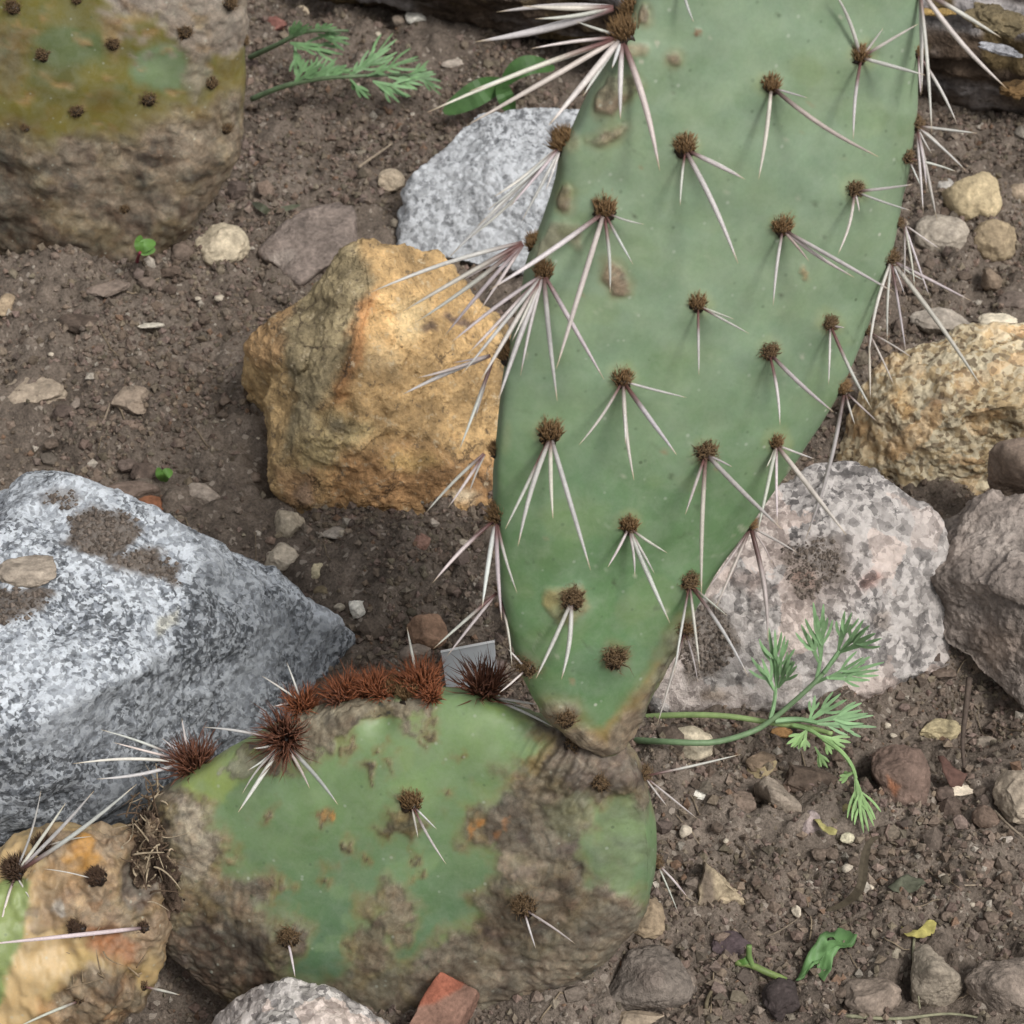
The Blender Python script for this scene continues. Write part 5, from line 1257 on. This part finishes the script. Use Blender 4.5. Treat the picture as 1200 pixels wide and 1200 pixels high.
q = q * (1 + .22 * fbm(v * 2.2 + 4, 4, 71) + .10 * fbm(v * 7, 4, 75))[:, None] - v * (.0016 * sstep(.7, 1, 1 - np.abs(fbm(v * np.array([6, 6, 2.5]), 4, 77))))[:, None]
jcol = lin(96, 78, 64)[None] * .8 * (1 + .45 * fbm(v * 5, 4, 79))[:, None]
jcol = np.where((fbm(v * 3.3 + 9, 3, 81) > .35)[:, None], lin(160, 138, 112)[None] * .8, jcol)
child('woody_joint', make_mesh('woody_joint', q + jc, f, M_LOG, np.clip(jcol, .01, 1)), cactus)
# torn fibres where the dying pad joins the horizontal one
rs = np.random.default_rng(5)
FV, FF, FC, off = [], [], [], 0
for i in range(300):
    x_, y_ = rs.normal(174, 13), rs.normal(985, 26)
    if i % 4 == 0: x_, y_ = rs.normal(120, 22), rs.normal(1150, 16)
    p = AT(x_, y_, min(low.near_t(x_, y_), lef.near_t(x_, y_)) - rs.uniform(-.004, .006))
    d = rs.normal(size=3) * np.array([.8, .5, 1]); d /= np.linalg.norm(d)
    bnd = rs.normal(size=3); L = rs.uniform(.0025, .0085)
    u = np.linspace(0, 1, 7)[:, None]
    pts = p + d * L * u + bnd * L * .55 * u * u
    V, F = tube(pts, .00028 * np.array([1, 1, 1, .9, .8, .6, .3]) * rs.uniform(.7, 1.6), 4)
    FV.append(V); FF += [tuple(q + off for q in f) for f in F]; off += len(V)
    FC.append(np.tile(lin(*[(160, 138, 108), (104, 84, 66), (128, 106, 82), (186, 166, 136)][i % 4]) * .75, (len(V), 1)))
o = child('torn_fibres', make_mesh('torn_fibres', np.concatenate(FV), FF, M_DRY, np.concatenate(FC)), cactus)
o['kind'] = 'stuff'

# --- scarred cactus behind
bkP = G(150, 300, 0); bkN = plane_normal(4, 4)
scar = empty('scarred_cactus', bkP)
tag(scar, 'old cactus pad with blotched yellow green skin and a brown corky base', 'cactus')
BK_ROWS = [(80, 316, 150, 316, .012), (20, 304, 185, 304, .018), (-15, 290, 200, 285, .022), (-45, 265, 230, 255, .024), (-70, 220, 257, 215, .025), (-90, 170, 280, 165, .025), (-100, 120, 289, 120, .025), (-105, 60, 293, 60, .025), (-105, 0, 291, 0, .025),
           (-100, -70, 284, -70, .024), (-85, -140, 268, -140, .022), (-55, -200, 235, -200, .018), (0, -250, 170, -250, .010), (50, -265, 120, -265, .003)]
bk = Pad(BK_ROWS, bkP, bkN, 190, 220, .8)
c = np.tile(lin(128, 120, 48) * .8, (len(bk.v), 1))
CB = lin(132, 114, 98) * .82
strokes = [
 (ell(80, 55, 40, 26), lin(100, 122, 78) * .8, 12, .85, 0), (ell(185, 80, 34, 34), lin(122, 148, 106) * .85, 9, .95, 0), (ell(5, 60, 30, 40), lin(112, 96, 66) * .8, 16, .8, .4), (ell(60, 95, 30, 30), lin(98, 96, 50) * .8, 14, .6, 0),
 (ell(95, 20, 30, 16), lin(128, 124, 72) * .8, 10, .6, 0), (ell(125, 130, 70, 24), lin(124, 112, 50) * .8, 12, .6, 0),
 ([(118, -20), (180, -20), (300, -20), (310, 40), (290, 60), (265, 60), (235, 75), (215, 70), (205, 45), (190, 15), (160, 15), (135, 10)], lin(158, 144, 134) * .85, 6, .92, .8),
 ([(215, 70), (240, 60), (250, 100), (225, 125), (212, 95)], lin(150, 138, 122) * .85, 7, .8, .8), ([(255, 60), (292, 60), (292, 100), (262, 120)], lin(132, 114, 66) * .8, 8, .6, .4),
 ([(-120, 130), (20, 145), (60, 165), (110, 165), (150, 155), (180, 140), (230, 135), (262, 122), (300, 110), (300, 340), (-120, 340)], CB, 15, .94, 1.0),
 ([(-120, 150), (20, 160), (40, 200), (60, 260), (140, 290), (200, 270), (200, 340), (-120, 340)], lin(80, 62, 50) * .8, 20, .85, 1.0),
 ([(120, 165), (200, 150), (262, 140), (250, 190), (200, 215), (150, 210)], lin(148, 130, 112) * .85, 14, .6, 1.0), (ell(130, 35, 18, 26), lin(158, 128, 92) * .85, 7, .7, .6)]
for (x_, y_, r_) in ((45, 35, 5), (90, 48, 8), (65, 88, 7), (118, 87, 6), (128, 87, 4), (172, 80, 5), (35, 110, 7), (120, 140, 4), (195, 60, 5), (205, 110, 8), (178, 30, 9), (150, 18, 6), (60, 10, 6), (100, 118, 4), (30, 60, 5), (20, 20, 6)):
    strokes.append((ell(x_, y_, r_, r_ * .8), lin(170, 136, 84) * .85, 4, .75, .5))
rb_ = np.random.default_rng(3)
strokes += blotches(rb_, (-60, 165, 270, 320), 110, [lin(70, 57, 48) * .8, lin(86, 66, 52) * .8, lin(160, 142, 122) * .85, lin(120, 98, 80) * .8, lin(58, 48, 46) * .8], 3, 13)
strokes += blotches(rb_, (120, -10, 290, 70), 40, [lin(176, 162, 150) * .85, lin(128, 112, 100) * .85, lin(150, 122, 96) * .85], 2, 7)
strokes += blotches(rb_, (-40, -10, 260, 150), 46, [lin(140, 108, 56) * .8, lin(104, 96, 44) * .8, lin(96, 110, 66) * .8, lin(160, 132, 84) * .8], 3, 11, (.25, .6))
c = bk.paint(c, strokes, 11, 80, 17)
d_ = .003 * fbm(bk.v * 22, 3, 45) + .0016 * bk.cork * fbm(bk.v * 70, 4, 46, .6) + .0007 * bk.cork * fbm(bk.v * 260, 3, 49, .6)
bk.v = bk.v + bk.nn * d_[:, None]
bk.bvh()
bk_obj = bk.build('pad', scar, c, M_PAD)
for (x_, y_, r_, sp_) in ((15, 8, 11, 0), (132, 52, 9, 0), (50, 65, 9, 0), (217, 37, 10, 0), (90, 130, 9, 0), (174, 116, 10, 0), (248, 97, 9, 0), (270, 4, 10, 0), (292, 50, 7, 0), (266, 150, 8, 0), (30, 150, 6, 0), (146, 244, 7, 0), (90, 0, 6, 0)):
    areole(bk, bk_obj, x_, y_, r_ * 1.15, [], 'old', 110, .9, (5, 10), 1, scruff=.3)

# ------------------------------------------------------------------ small plants and litter
def lens(pts, wid, up=UPW, thick=.00012, keel=.10):
    """leaf strip with a lens section and a keel, closed"""
    pts = np.asarray(pts, float); n = len(pts); wid = np.asarray(wid, float) * np.ones(n)
    T = np.gradient(pts, axis=0); T /= np.linalg.norm(T, axis=1)[:, None] + 1e-12
    S = np.cross(T, up); S /= np.linalg.norm(S, axis=1)[:, None] + 1e-12
    U = np.cross(S, T)
    k = wid[:, None] * keel
    V = np.stack([pts - S * wid[:, None] / 2 + U * k, pts + U * thick, pts + S * wid[:, None] / 2 + U * k, pts - U * thick], 1).reshape(-1, 3)
    F = []
    for i in range(n - 1):
        for j in range(4):
            F.append((i * 4 + j, i * 4 + (j + 1) % 4, (i + 1) * 4 + (j + 1) % 4, (i + 1) * 4 + j))
    F.append((3, 2, 1, 0)); F.append(tuple((n - 1) * 4 + j for j in range(4)))
    return V, F
def bez(ctrl, n):
    """smooth curve through control points"""
    a = np.asarray(ctrl, float); m = len(a)
    if m == 2: 
        u = np.linspace(0, 1, n)[:, None]; return a[0] * (1 - u) + a[1] * u
    out = []
    for x in np.linspace(0, m - 1, n):
        i = min(int(x), m - 2); t = x - i
        p0, p1, p2, p3 = a[max(i - 1, 0)], a[i], a[i + 1], a[min(i + 2, m - 1)]
        out.append(.5 * (2 * p1 + (p2 - p0) * t + (2 * p0 - 5 * p1 + 4 * p2 - p3) * t * t + (3 * p1 - p0 - 3 * p2 + p3) * t ** 3))
    return np.array(out)
class MB:
    def __init__(s): s.V, s.F, s.C, s.o = [], [], [], 0
    def add(s, V, F, c):
        s.V.append(V); s.F += [tuple(q + s.o for q in f) for f in F]; s.o += len(V)
        s.C.append(np.tile(np.asarray(c), (len(V), 1)) if np.ndim(c) == 1 else c)
    def mesh(s, name, mat, smooth=True): return make_mesh(name, np.concatenate(s.V), s.F, mat, np.clip(np.concatenate(s.C), .003, 1), smooth)
CAMUP = (CAM - np.zeros(3)) / np.linalg.norm(CAM)
PG = lin(140, 182, 126) * 1.05; PG2 = lin(150, 190, 116) * 1.05; STEMC = lin(128, 160, 112) * .9; YST = lin(152, 180, 108) * .95
def path3(pts): return np.array([G(*p) for p in pts])
def lobes(mb, node, tips, wpx, colr, rs, up=None, fork=False):
    """finger-like leaf segments from one node (px,py,z) to tips"""
    P = G(*node); s = PX(depth(P))
    mid = np.mean([G(*t) for t in tips], 0)
    for t in tips:
        Q = G(*t)
        ctrl = [P, P * .55 + Q * .45 + (mid - P) * .06, Q]
        pts = bez(ctrl, 8)
        w = wpx * .37 * s * np.array([.5, .65, .8, .95, 1.0, .95, .72, .22])
        V, F = lens(pts, w, (CAMUP if up is None else up) + rs.normal(size=3) * .15)
        mb.add(V, F, np.asarray(colr) * rs.uniform(.85, 1.15))
        if fork:
            D = Q - P; L = np.linalg.norm(D); sd = np.cross(D / L, CAMUP)
            for k in (-1, 1):
                st = P + D * rs.uniform(.3, .5); en = P + D * rs.uniform(.75, .95) + sd * k * max(4.5 * s, L * rs.uniform(.15, .22))
                pts = bez([st, st * .5 + en * .5 + sd * k * L * .03, en], 6)
                V, F = lens(pts, wpx * .31 * s * np.array([.6, .8, 1, 1, .8, .3]), CAMUP + rs.normal(size=3) * .15)
                mb.add(V, F, np.asarray(colr) * rs.uniform(.85, 1.15))
rs = np.random.default_rng(12)
pop = empty('poppy_plant', ONG(742, 862))
tag(pop, 'feathery blue green poppy seedling with two long stalks beside the upright pad', 'plant')
mb = MB(); V, F = tube(bez(path3([(735, 858, -.003), (742, 843, .010), (790, 838, .018), (850, 839, .022), (910, 848, .022), (945, 852, .022), (975, 860, .024)]), 26), np.linspace(.0013, .0009, 26), 8); mb.add(V, F, YST)
child('stalk', mb.mesh('stalk', M_LEAF), pop)
mb = MB(); V, F = tube(bez(path3([(734, 862, -.003), (742, 867, .014), (780, 869, .026), (835, 870, .027), (880, 858, .024), (905, 843, .028), (935, 818, .036), (962, 792, .044), (985, 762, .052)]), 34), np.linspace(.0013, .0008, 34), 8); mb.add(V, F, STEMC)
child('stalk', mb.mesh('stalk', M_LEAF), pop)
def leaf(parts, stems, colr):
    mb = MB()
    for st, r in stems:
        n = 14; V, F = tube(bez(path3(st), n), np.linspace(r, r * .7, n), 6); mb.add(V, F, np.asarray(colr) * .95)
    for node, tips, w in parts: lobes(mb, node, tips, w, colr, rs, None, True)
    child('leaf', mb.mesh('leaf', M_LEAF, False), pop)
leaf([((909, 812, .036), [(880, 770, .05), (893, 772, .052)], 11), ((910, 806, .036), [(900, 733, .062), (908, 738, .062), (920, 745, .06)], 12), ((912, 806, .036), [(926, 770, .054), (934, 780, .052), (923, 764, .056)], 12)],
     [([(903, 842, .028), (907, 825, .032), (909, 806, .038)], .0009)], PG)
leaf([((961, 780, .046), [(939, 732, .064), (946, 742, .062)], 12), ((962, 775, .047), [(953, 706, .072), (958, 722, .07), (966, 722, .07)], 13)], [([(957, 797, .042), (961, 775, .048)], .0009)], PG)
leaf([((982, 763, .052), [(990, 716, .072), (998, 718, .072)], 12), ((984, 764, .052), [(1012, 726, .072), (1019, 733, .07)], 12), ((984, 765, .052), [(1024, 742, .068), (1033, 748, .066)], 12)], [([(966, 788, .046), (983, 763, .054)], .0009)], PG)
leaf([((968, 795, .044), [(1012, 770, .056), (1036, 776, .054), (1030, 785, .052), (1014, 798, .048)], 11)], [([(955, 800, .04), (970, 794, .045)], .0009)], PG)
leaf([((948, 845, .026), [(955, 815, .036), (985, 813, .038), (992, 820, .036)], 11), ((955, 846, .026), [(1010, 832, .03), (1017, 836, .03)], 12), ((955, 848, .026), [(1012, 848, .026), (1027, 852, .024), (1000, 853, .024)], 11)],
     [([(908, 845, .026), (935, 843, .026), (958, 847, .027)], .0011)], PG)
leaf([((945, 856, .026), [(922, 872, .022), (930, 876, .02), (943, 880, .02)], 12), ((962, 862, .026), [(997, 870, .022), (990, 876, .02), (975, 884, .018)], 11), ((955, 875, .02), [(966, 898, .012), (970, 900, .012)], 9)],
     [([(930, 850, .024), (950, 856, .026), (965, 866, .026)], .0009)], PG2)
leaf([((1000, 905, .02), [(983, 915, .016), (987, 908, .016)], 11), ((1002, 908, .02), [(1002, 962, .006), (1012, 976, .004), (1018, 974, .004), (1024, 968, .006), (1008, 950, .008)], 9)],
     [([(965, 866, .026), (985, 880, .026), (998, 897, .022), (1003, 912, .018)], .0009)], PG2)
# feathery fronds by the scarred cactus
def frond(st, side, label):
    root = empty('poppy_frond', G(*st[0]))
    tag(root, label, 'plant')
    P = bez(path3(st), 24)
    mb = MB(); V, F = tube(P, np.linspace(.0016, .0007, 24), 7); mb.add(V, F, lin(122, 150, 104) * .7)
    child('stalk', mb.mesh('stalk', M_LEAF), root)
    for node, tips in side:
        mb = MB(); lobes(mb, node, tips, 10, lin(112, 156, 98) * rs.uniform(.85, 1.2), rs, None, True)
        for t in tips[::2]:
            m_ = [(node[i] * .45 + t[i] * .55) for i in range(3)]
            t2 = (t[0] + rs.uniform(-6, 10), t[1] + rs.uniform(-9, 9), t[2])
            lobes(mb, tuple(m_), [t2], 6, lin(116, 156, 100) * .9, rs)
        child('leaf', mb.mesh('leaf', M_LEAF, False), root)
frond([(293, 67, .004), (325, 52, .02), (355, 38, .03), (385, 36, .034), (408, 36, .032)],
      [((338, 46, .024), [(344, 28, .034), (352, 24, .036), (362, 28, .036), (356, 34, .036)]), ((365, 38, .03), [(376, 30, .034), (395, 32, .034), (388, 30, .036)]), ((372, 40, .03), [(392, 44, .03), (404, 46, .028), (410, 52, .026)]),
       ((340, 50, .024), [(352, 58, .022), (376, 60, .022), (395, 54, .022), (402, 64, .02)]), ((345, 56, .02), [(350, 72, .014), (355, 84, .012), (346, 88, .012)])], 'blue green feathery frond lying beside the reddish brown chip')
frond([(295, 116, .004), (330, 102, .016), (365, 94, .022), (405, 90, .026), (450, 88, .024), (492, 88, .02)],
      [((345, 97, .02), [(352, 78, .026), (362, 70, .03), (380, 74, .03), (372, 82, .028)]), ((365, 95, .022), [(372, 66, .03), (395, 68, .03), (405, 76, .03), (388, 80, .028)]), ((408, 90, .026), [(424, 74, .03), (440, 62, .034), (465, 46, .036), (458, 56, .034), (452, 66, .032)]),
       ((430, 89, .026), [(455, 80, .03), (475, 72, .03), (490, 66, .032)]), ((410, 92, .026), [(418, 106, .018), (428, 114, .014), (432, 116, .014)]), ((437, 95, .024), [(455, 108, .016), (468, 120, .012), (478, 114, .014), (488, 104, .018)]),
       ((478, 88, .022), [(500, 76, .026), (514, 94, .018), (518, 104, .014), (508, 84, .022)]), ((380, 92, .024), [(392, 78, .028), (402, 84, .028), (414, 80, .028)]), ((455, 90, .024), [(480, 96, .02), (496, 100, .018)])],
      'longer green feathery frond with a straight pale stalk lying on soil')
def blade(ctrl, wpx, colr, prof=None, n=14, up=None):
    P = bez(path3(ctrl), n); s = PX(depth(P[n // 2]))
    u = np.linspace(0, 1, n)
    w = wpx * s * (np.sin(np.pi * np.clip(u * .93 + .05, 0, 1)) ** .7 if prof is None else np.interp(u, np.linspace(0, 1, len(prof)), prof))
    return lens(P, w, CAMUP if up is None else up, .00015, .1)
br = empty('broadleaf_seedling', ONG(592, 108))
tag(br, 'broad smooth green leaves of a seedling between the log and light grey granite rock', 'plant')
for ctrl, w in (([(592, 96, .01), (570, 104, .02), (545, 118, .016), (520, 132, .01)], 30), ([(590, 98, .01), (606, 82, .018), (625, 76, .02), (650, 80, .014)], 24), ([(588, 96, .012), (590, 108, .022), (596, 122, .016), (602, 132, .008)], 20)):
    mb = MB(); V, F = blade(ctrl, w, None); mb.add(V, F, lin(84, 132, 62) * .7); child('leaf', mb.mesh('leaf', M_LEAF, False), br)
def sprout(name, label, root, leaves, colr, stem=None):
    e = empty(name, ONG(*root)); tag(e, label, 'plant')
    for ctrl, w in leaves:
        mb = MB(); V, F = blade(ctrl, w, None); mb.add(V, F, np.asarray(colr)); child('leaf', mb.mesh('leaf', M_LEAF, False), e)
    for st, r, cc in (stem or []):
        mb = MB(); V, F = tube(bez(path3(st), 10), r, 7); mb.add(V, F, cc); child('stem', mb.mesh('stem', M_LEAF), e)
    return e
GR = lin(112, 168, 66) * .75
sprout('seedling', 'tiny green seedling with a reddish stem at the scarred cactus foot', (162, 308), [([(164, 296, .030), (170, 288, .033), (182, 284, .032)], 15), ([(164, 296, .030), (163, 286, .034), (164, 276, .034)], 11), ([(164, 297, .030), (172, 294, .030), (182, 292, .029)], 11)], GR, [([(160, 312, .008), (161, 305, .02), (164, 296, .031)], .0008, lin(165, 60, 80) * .8)])
sprout('sprout', 'bright green sprout on soil behind the grey granite boulder', (192, 566), [([(192, 564, .002), (194, 556, .008), (202, 552, .008)], 13), ([(191, 564, .002), (187, 556, .008), (185, 548, .008)], 9)], GR)
sprout('sprout', 'dim green sprout hiding against the left flank of the ochre rock', (286, 456), [([(286, 455, .001), (288, 444, .008), (290, 430, .012)], 12)], lin(92, 122, 52) * .7)
sprout('seedling', 'small dull green seedling beside the flat brown slab', (318, 250), [([(318, 252, .004), (308, 244, .01), (296, 238, .008)], 9), ([(318, 252, .004), (330, 246, .01), (352, 240, .006)], 7), ([(318, 250, .004), (320, 258, .006), (318, 264, .004)], 7)], lin(118, 122, 96) * .7)
pass
sprout('shoot', 'thick bright green shoot stub ending at the blackish stone', (915, 1146), [([(878, 1118, .008), (874, 1126, .008), (862, 1128, .006)], 8)], GR, [([(920, 1148, .001), (900, 1140, .005), (880, 1131, .006), (862, 1128, .006)],   .0012, lin(146, 172, 92) * .8), ([(882, 1132, .006), (878, 1120, .010), (878, 1108, .014)], .0010, lin(136, 172, 92) * .8)])
def sheet(name, label, outline, z, colr, mat, curl=.003, cat='leaf', hole=None, seed=1):
    """thin irregular leaf blade with its own thickness, gently crumpled"""
    P = np.array([G(x, y, z) for x, y in outline])
    cen = P.mean(0)
    bm = bmesh.new()
    R = 5; rings = []
    n = len(P) * 3
    Q = []
    for i in range(n):
        i0 = i // 3; t = (i % 3) / 3
        Q.append(P[i0] * (1 - t) + P[(i0 + 1) % len(P)] * t)
    Q = np.array(Q)
    V = [cen]; 
    for r in range(1, R + 1): V += list(cen + (Q - cen) * r / R)
    V = np.array(V)
    V[:, 2] += curl * fbm(V * 140, 3, seed) + curl * 1.2 * fbm(V * 60, 2, seed + 3)
    g_ = gh(V[:, 0], V[:, 1]); V[:, 2] = np.maximum(V[:, 2], g_ + .0005)
    m = len(V); W = V - np.array([0, 0, .0003])
    F = []
    for i in range(n):
        k = (i + 1) % n
        F.append((0, 1 + i, 1 + k)); F.append((m, m + 1 + k, m + 1 + i))
        for r in range(R - 1):
            a, b, c_, d = 1 + r * n + i, 1 + r * n + k, 1 + (r + 1) * n + k, 1 + (r + 1) * n + i
            if hole and r == hole[0] and (i % n) in hole[1]: continue
            F.append((a, d, c_, b)); F.append((m + a, m + b, m + c_, m + d))
        a, b = 1 + (R - 1) * n + i, 1 + (R - 1) * n + k
        F.append((a, m + a, m + b, b))
    bm.free()
    c = np.asarray(colr)[None] * (1 + .18 * fbm(np.concatenate([V, W]) * 250, 3, seed))[:, None]
    return tag(top(name, make_mesh(name, np.concatenate([V, W]), F, mat, np.clip(c, .003, 1)), cen), label, cat)
# dry litter
def litter(name, label, ctrl, wpx, colr, cat='leaf', tubelike=False, group=None, up=None):
    P = path3(ctrl)
    for i in range(len(P)):
        g_ = float(gh(P[i][0], P[i][1])[0])
        P[i][2] = max(P[i][2], g_ + .0004)
    n = 14; Q = bez(P, n); s = PX(depth(Q[n // 2])); u = np.linspace(0, 1, n)
    if tubelike: V, F = tube(Q, wpx * s / 2 * (1 - .5 * u), 6)
    else: V, F = lens(Q, wpx * s * np.sin(np.pi * np.clip(u * .9 + .06, 0, 1)) ** .8, CAMUP if up is None else up, .0002, .22)
    mb = MB(); mb.add(V, F, np.asarray(colr))
    return tag(top(name, mb.mesh(name, M_DRY, tubelike), P[0]), label, cat, group)
litter('dry_leaf', 'curled dark dry leaf twisting up from the soil', [(968, 1070, .002), (990, 1058, .006), (1008, 1040, .012), (1012, 1010, .016), (1018, 988, .018), (1030, 980, .016)], 11, lin(86, 76, 60) * .75)
sheet('fallen_leaf', 'torn bright green leaf lying on the soil', [(933, 1143), (942, 1128), (955, 1112), (968, 1098), (982, 1091), (996, 1093), (1004, 1100), (998, 1110), (984, 1118), (976, 1126), (974, 1138), (966, 1148), (957, 1138), (958, 1126), (950, 1130), (943, 1140)], .006, lin(104, 150, 84) * .9, M_LEAF, .0035, 'leaf', (1, (9, 10, 11, 12)), 4)
sheet('dry_leaf', 'reddish brown dry leaf beside the flat whitish stone', [(1098, 890), (1108, 894), (1120, 902), (1134, 908), (1128, 917), (1114, 918), (1104, 908)], .004, lin(108, 78, 68) * .8, M_DRY, .003, 'leaf', None, 5)
sheet('wilted_leaf', 'wilted grey green leaf scrap lying on the soil', [(1038, 1048), (1050, 1040), (1062, 1034), (1080, 1034), (1084, 1042), (1074, 1052), (1056, 1054), (1046, 1055)], .004, lin(104, 106, 86) * .7, M_DRY, .003, 'leaf', None, 6)
sheet('petal_scrap', 'crumpled yellow scrap above the blocky beige grey stone', [(1056, 1086), (1064, 1092), (1072, 1096), (1084, 1092), (1096, 1092), (1094, 1099), (1082, 1103), (1070, 1102), (1060, 1098)], .005, lin(190, 178, 96) * .75, M_DRY, .004, 'petal', None, 7)
sheet('petal_scrap', 'crumpled yellow scrap on the pinkish grey stone', [(954, 954), (962, 954), (970, 962), (982, 968), (980, 974), (968, 973), (958, 966)], .012, lin(184, 174, 108) * .75, M_DRY, .004, 'petal', None, 8)
litter('dry_leaf', 'pale tan dry scrap hanging below the brown flaky stone', [(876, 900, .004), (892, 906, .005), (910, 892, .006)], 12, lin(170, 150, 112) * .75)
DS = lin(168, 150, 128) * .75
for lab, ctrl, w, cc in (
 ('thin dry stalk standing below the yellow scrap', [(1072, 1092, .004), (1070, 1120, .005), (1074, 1150, .006), (1078, 1182, .004)], 4, lin(150, 146, 116) * .75),
 ('pale dry grass stalk lying along the soil below the round grey brown stone', [(990, 1192, .002), (1050, 1194, .003), (1110, 1188, .003), (1150, 1200, .002)], 5, lin(158, 156, 124) * .75),
 ('dark root hanging into the hollow by the dark rock', [(1136, 795, .012), (1132, 830, .008), (1128, 870, .004), (1130, 900, .001)], 8, lin(96, 82, 72) * .8),
 ('pale straw lying behind the round tan pebble', [(420, 196, .002), (440, 182, .004), (460, 168, .003)], 4, DS),
 ('thin straw beside the blocky tan stone', [(113, 512, .002), (122, 492, .004), (129, 472, .006)], 3.5, DS),
 ('thin twig lying across the soil next to the wilted leaf', [(1086, 1046, .002), (1130, 1046, .003), (1168, 1040, .002)], 3, DS),
 ('dry twig by the torn green leaf', [(898, 1100, .002), (915, 1090, .004), (934, 1080, .002)], 3, DS * .7),
 ('curved rootlet on the soil by the tan brown blocky stone', [(830, 1200, .002), (828, 1175, .004), (838, 1160, .004), (845, 1195, .002)], 6, lin(120, 108, 84) * .8),
 ('fine straw lying beneath the horizontal pad end', [(790, 1040, .004), (800, 1060, .006), (812, 1075, .003)], 3, DS),
 ('pale fallen straw leaning against the large beige stone', [(1165, 950, .003), (1180, 965, .006), (1200, 982, .003)], 4, DS * .8)):
    litter('dry_stalk', lab, ctrl, w, cc, 'stalk', True)
mb = MB(); rr_ = np.random.default_rng(44)
for i in range(90):
    px_, py_ = rr_.uniform(0, 1200), rr_.uniform(150, 1200)
    q = ONG(px_, py_); a_ = rr_.uniform(0, 6.28); L = rr_.uniform(.005, .02)
    d = np.array([math.cos(a_), math.sin(a_), 0]); e_ = np.array([-d[1], d[0], 0]) * rr_.uniform(-.4, .4)
    P = np.array([q + d * L * t + e_ * L * t * t for t in np.linspace(0, 1, 7)])
    P[:, 2] = gh(P[:, 0], P[:, 1]) + .0012
    V, F = tube(P, .00022 * rr_.uniform(.7, 1.6), 4); mb.add(V, F, lin(165, 145, 118) * rr_.uniform(.5, .9))
tag(link('rootlets', mb.mesh('rootlets', M_DRY)), 'fine pale rootlets and straw bits scattered in the soil', 'rootlets', kind='stuff')
# grey label plate standing in the soil behind the horizontal pad
tb = G(556, 852, 0.0); tn = plane_normal(38, -14)
cs = [PLN(517, 765, tb, tn), PLN(579, 753, tb, tn), PLN(590, 870, tb, tn), PLN(534, 880, tb, tn)]
V = np.array(cs + [c - tn * .0012 for c in cs])
tagroot = empty('plant_label', tb); tag(tagroot, 'small blank grey plant label with a white top edge stuck in the soil', 'plant label')
F = [(0, 3, 2, 1), (4, 5, 6, 7), (0, 1, 5, 4), (1, 2, 6, 5), (2, 3, 7, 6), (3, 0, 4, 7)]
child('plate', make_mesh('plate', V, F, M_TAG, np.tile(lin(190, 193, 196) * .85, (8, 1)), False), tagroot)
dn = (cs[3] - cs[0]) / np.linalg.norm(cs[3] - cs[0])
e = [cs[0] - dn * .0009, cs[1] - dn * .0009, cs[1] - dn * .00005, cs[0] - dn * .00005]
V = np.array([p + tn * .0006 for p in e] + [p - tn * .0018 for p in e])
child('rim', make_mesh('rim', V, F, M_TAG, np.tile(np.array([.8, .8, .8]), (8, 1)), False), tagroot)
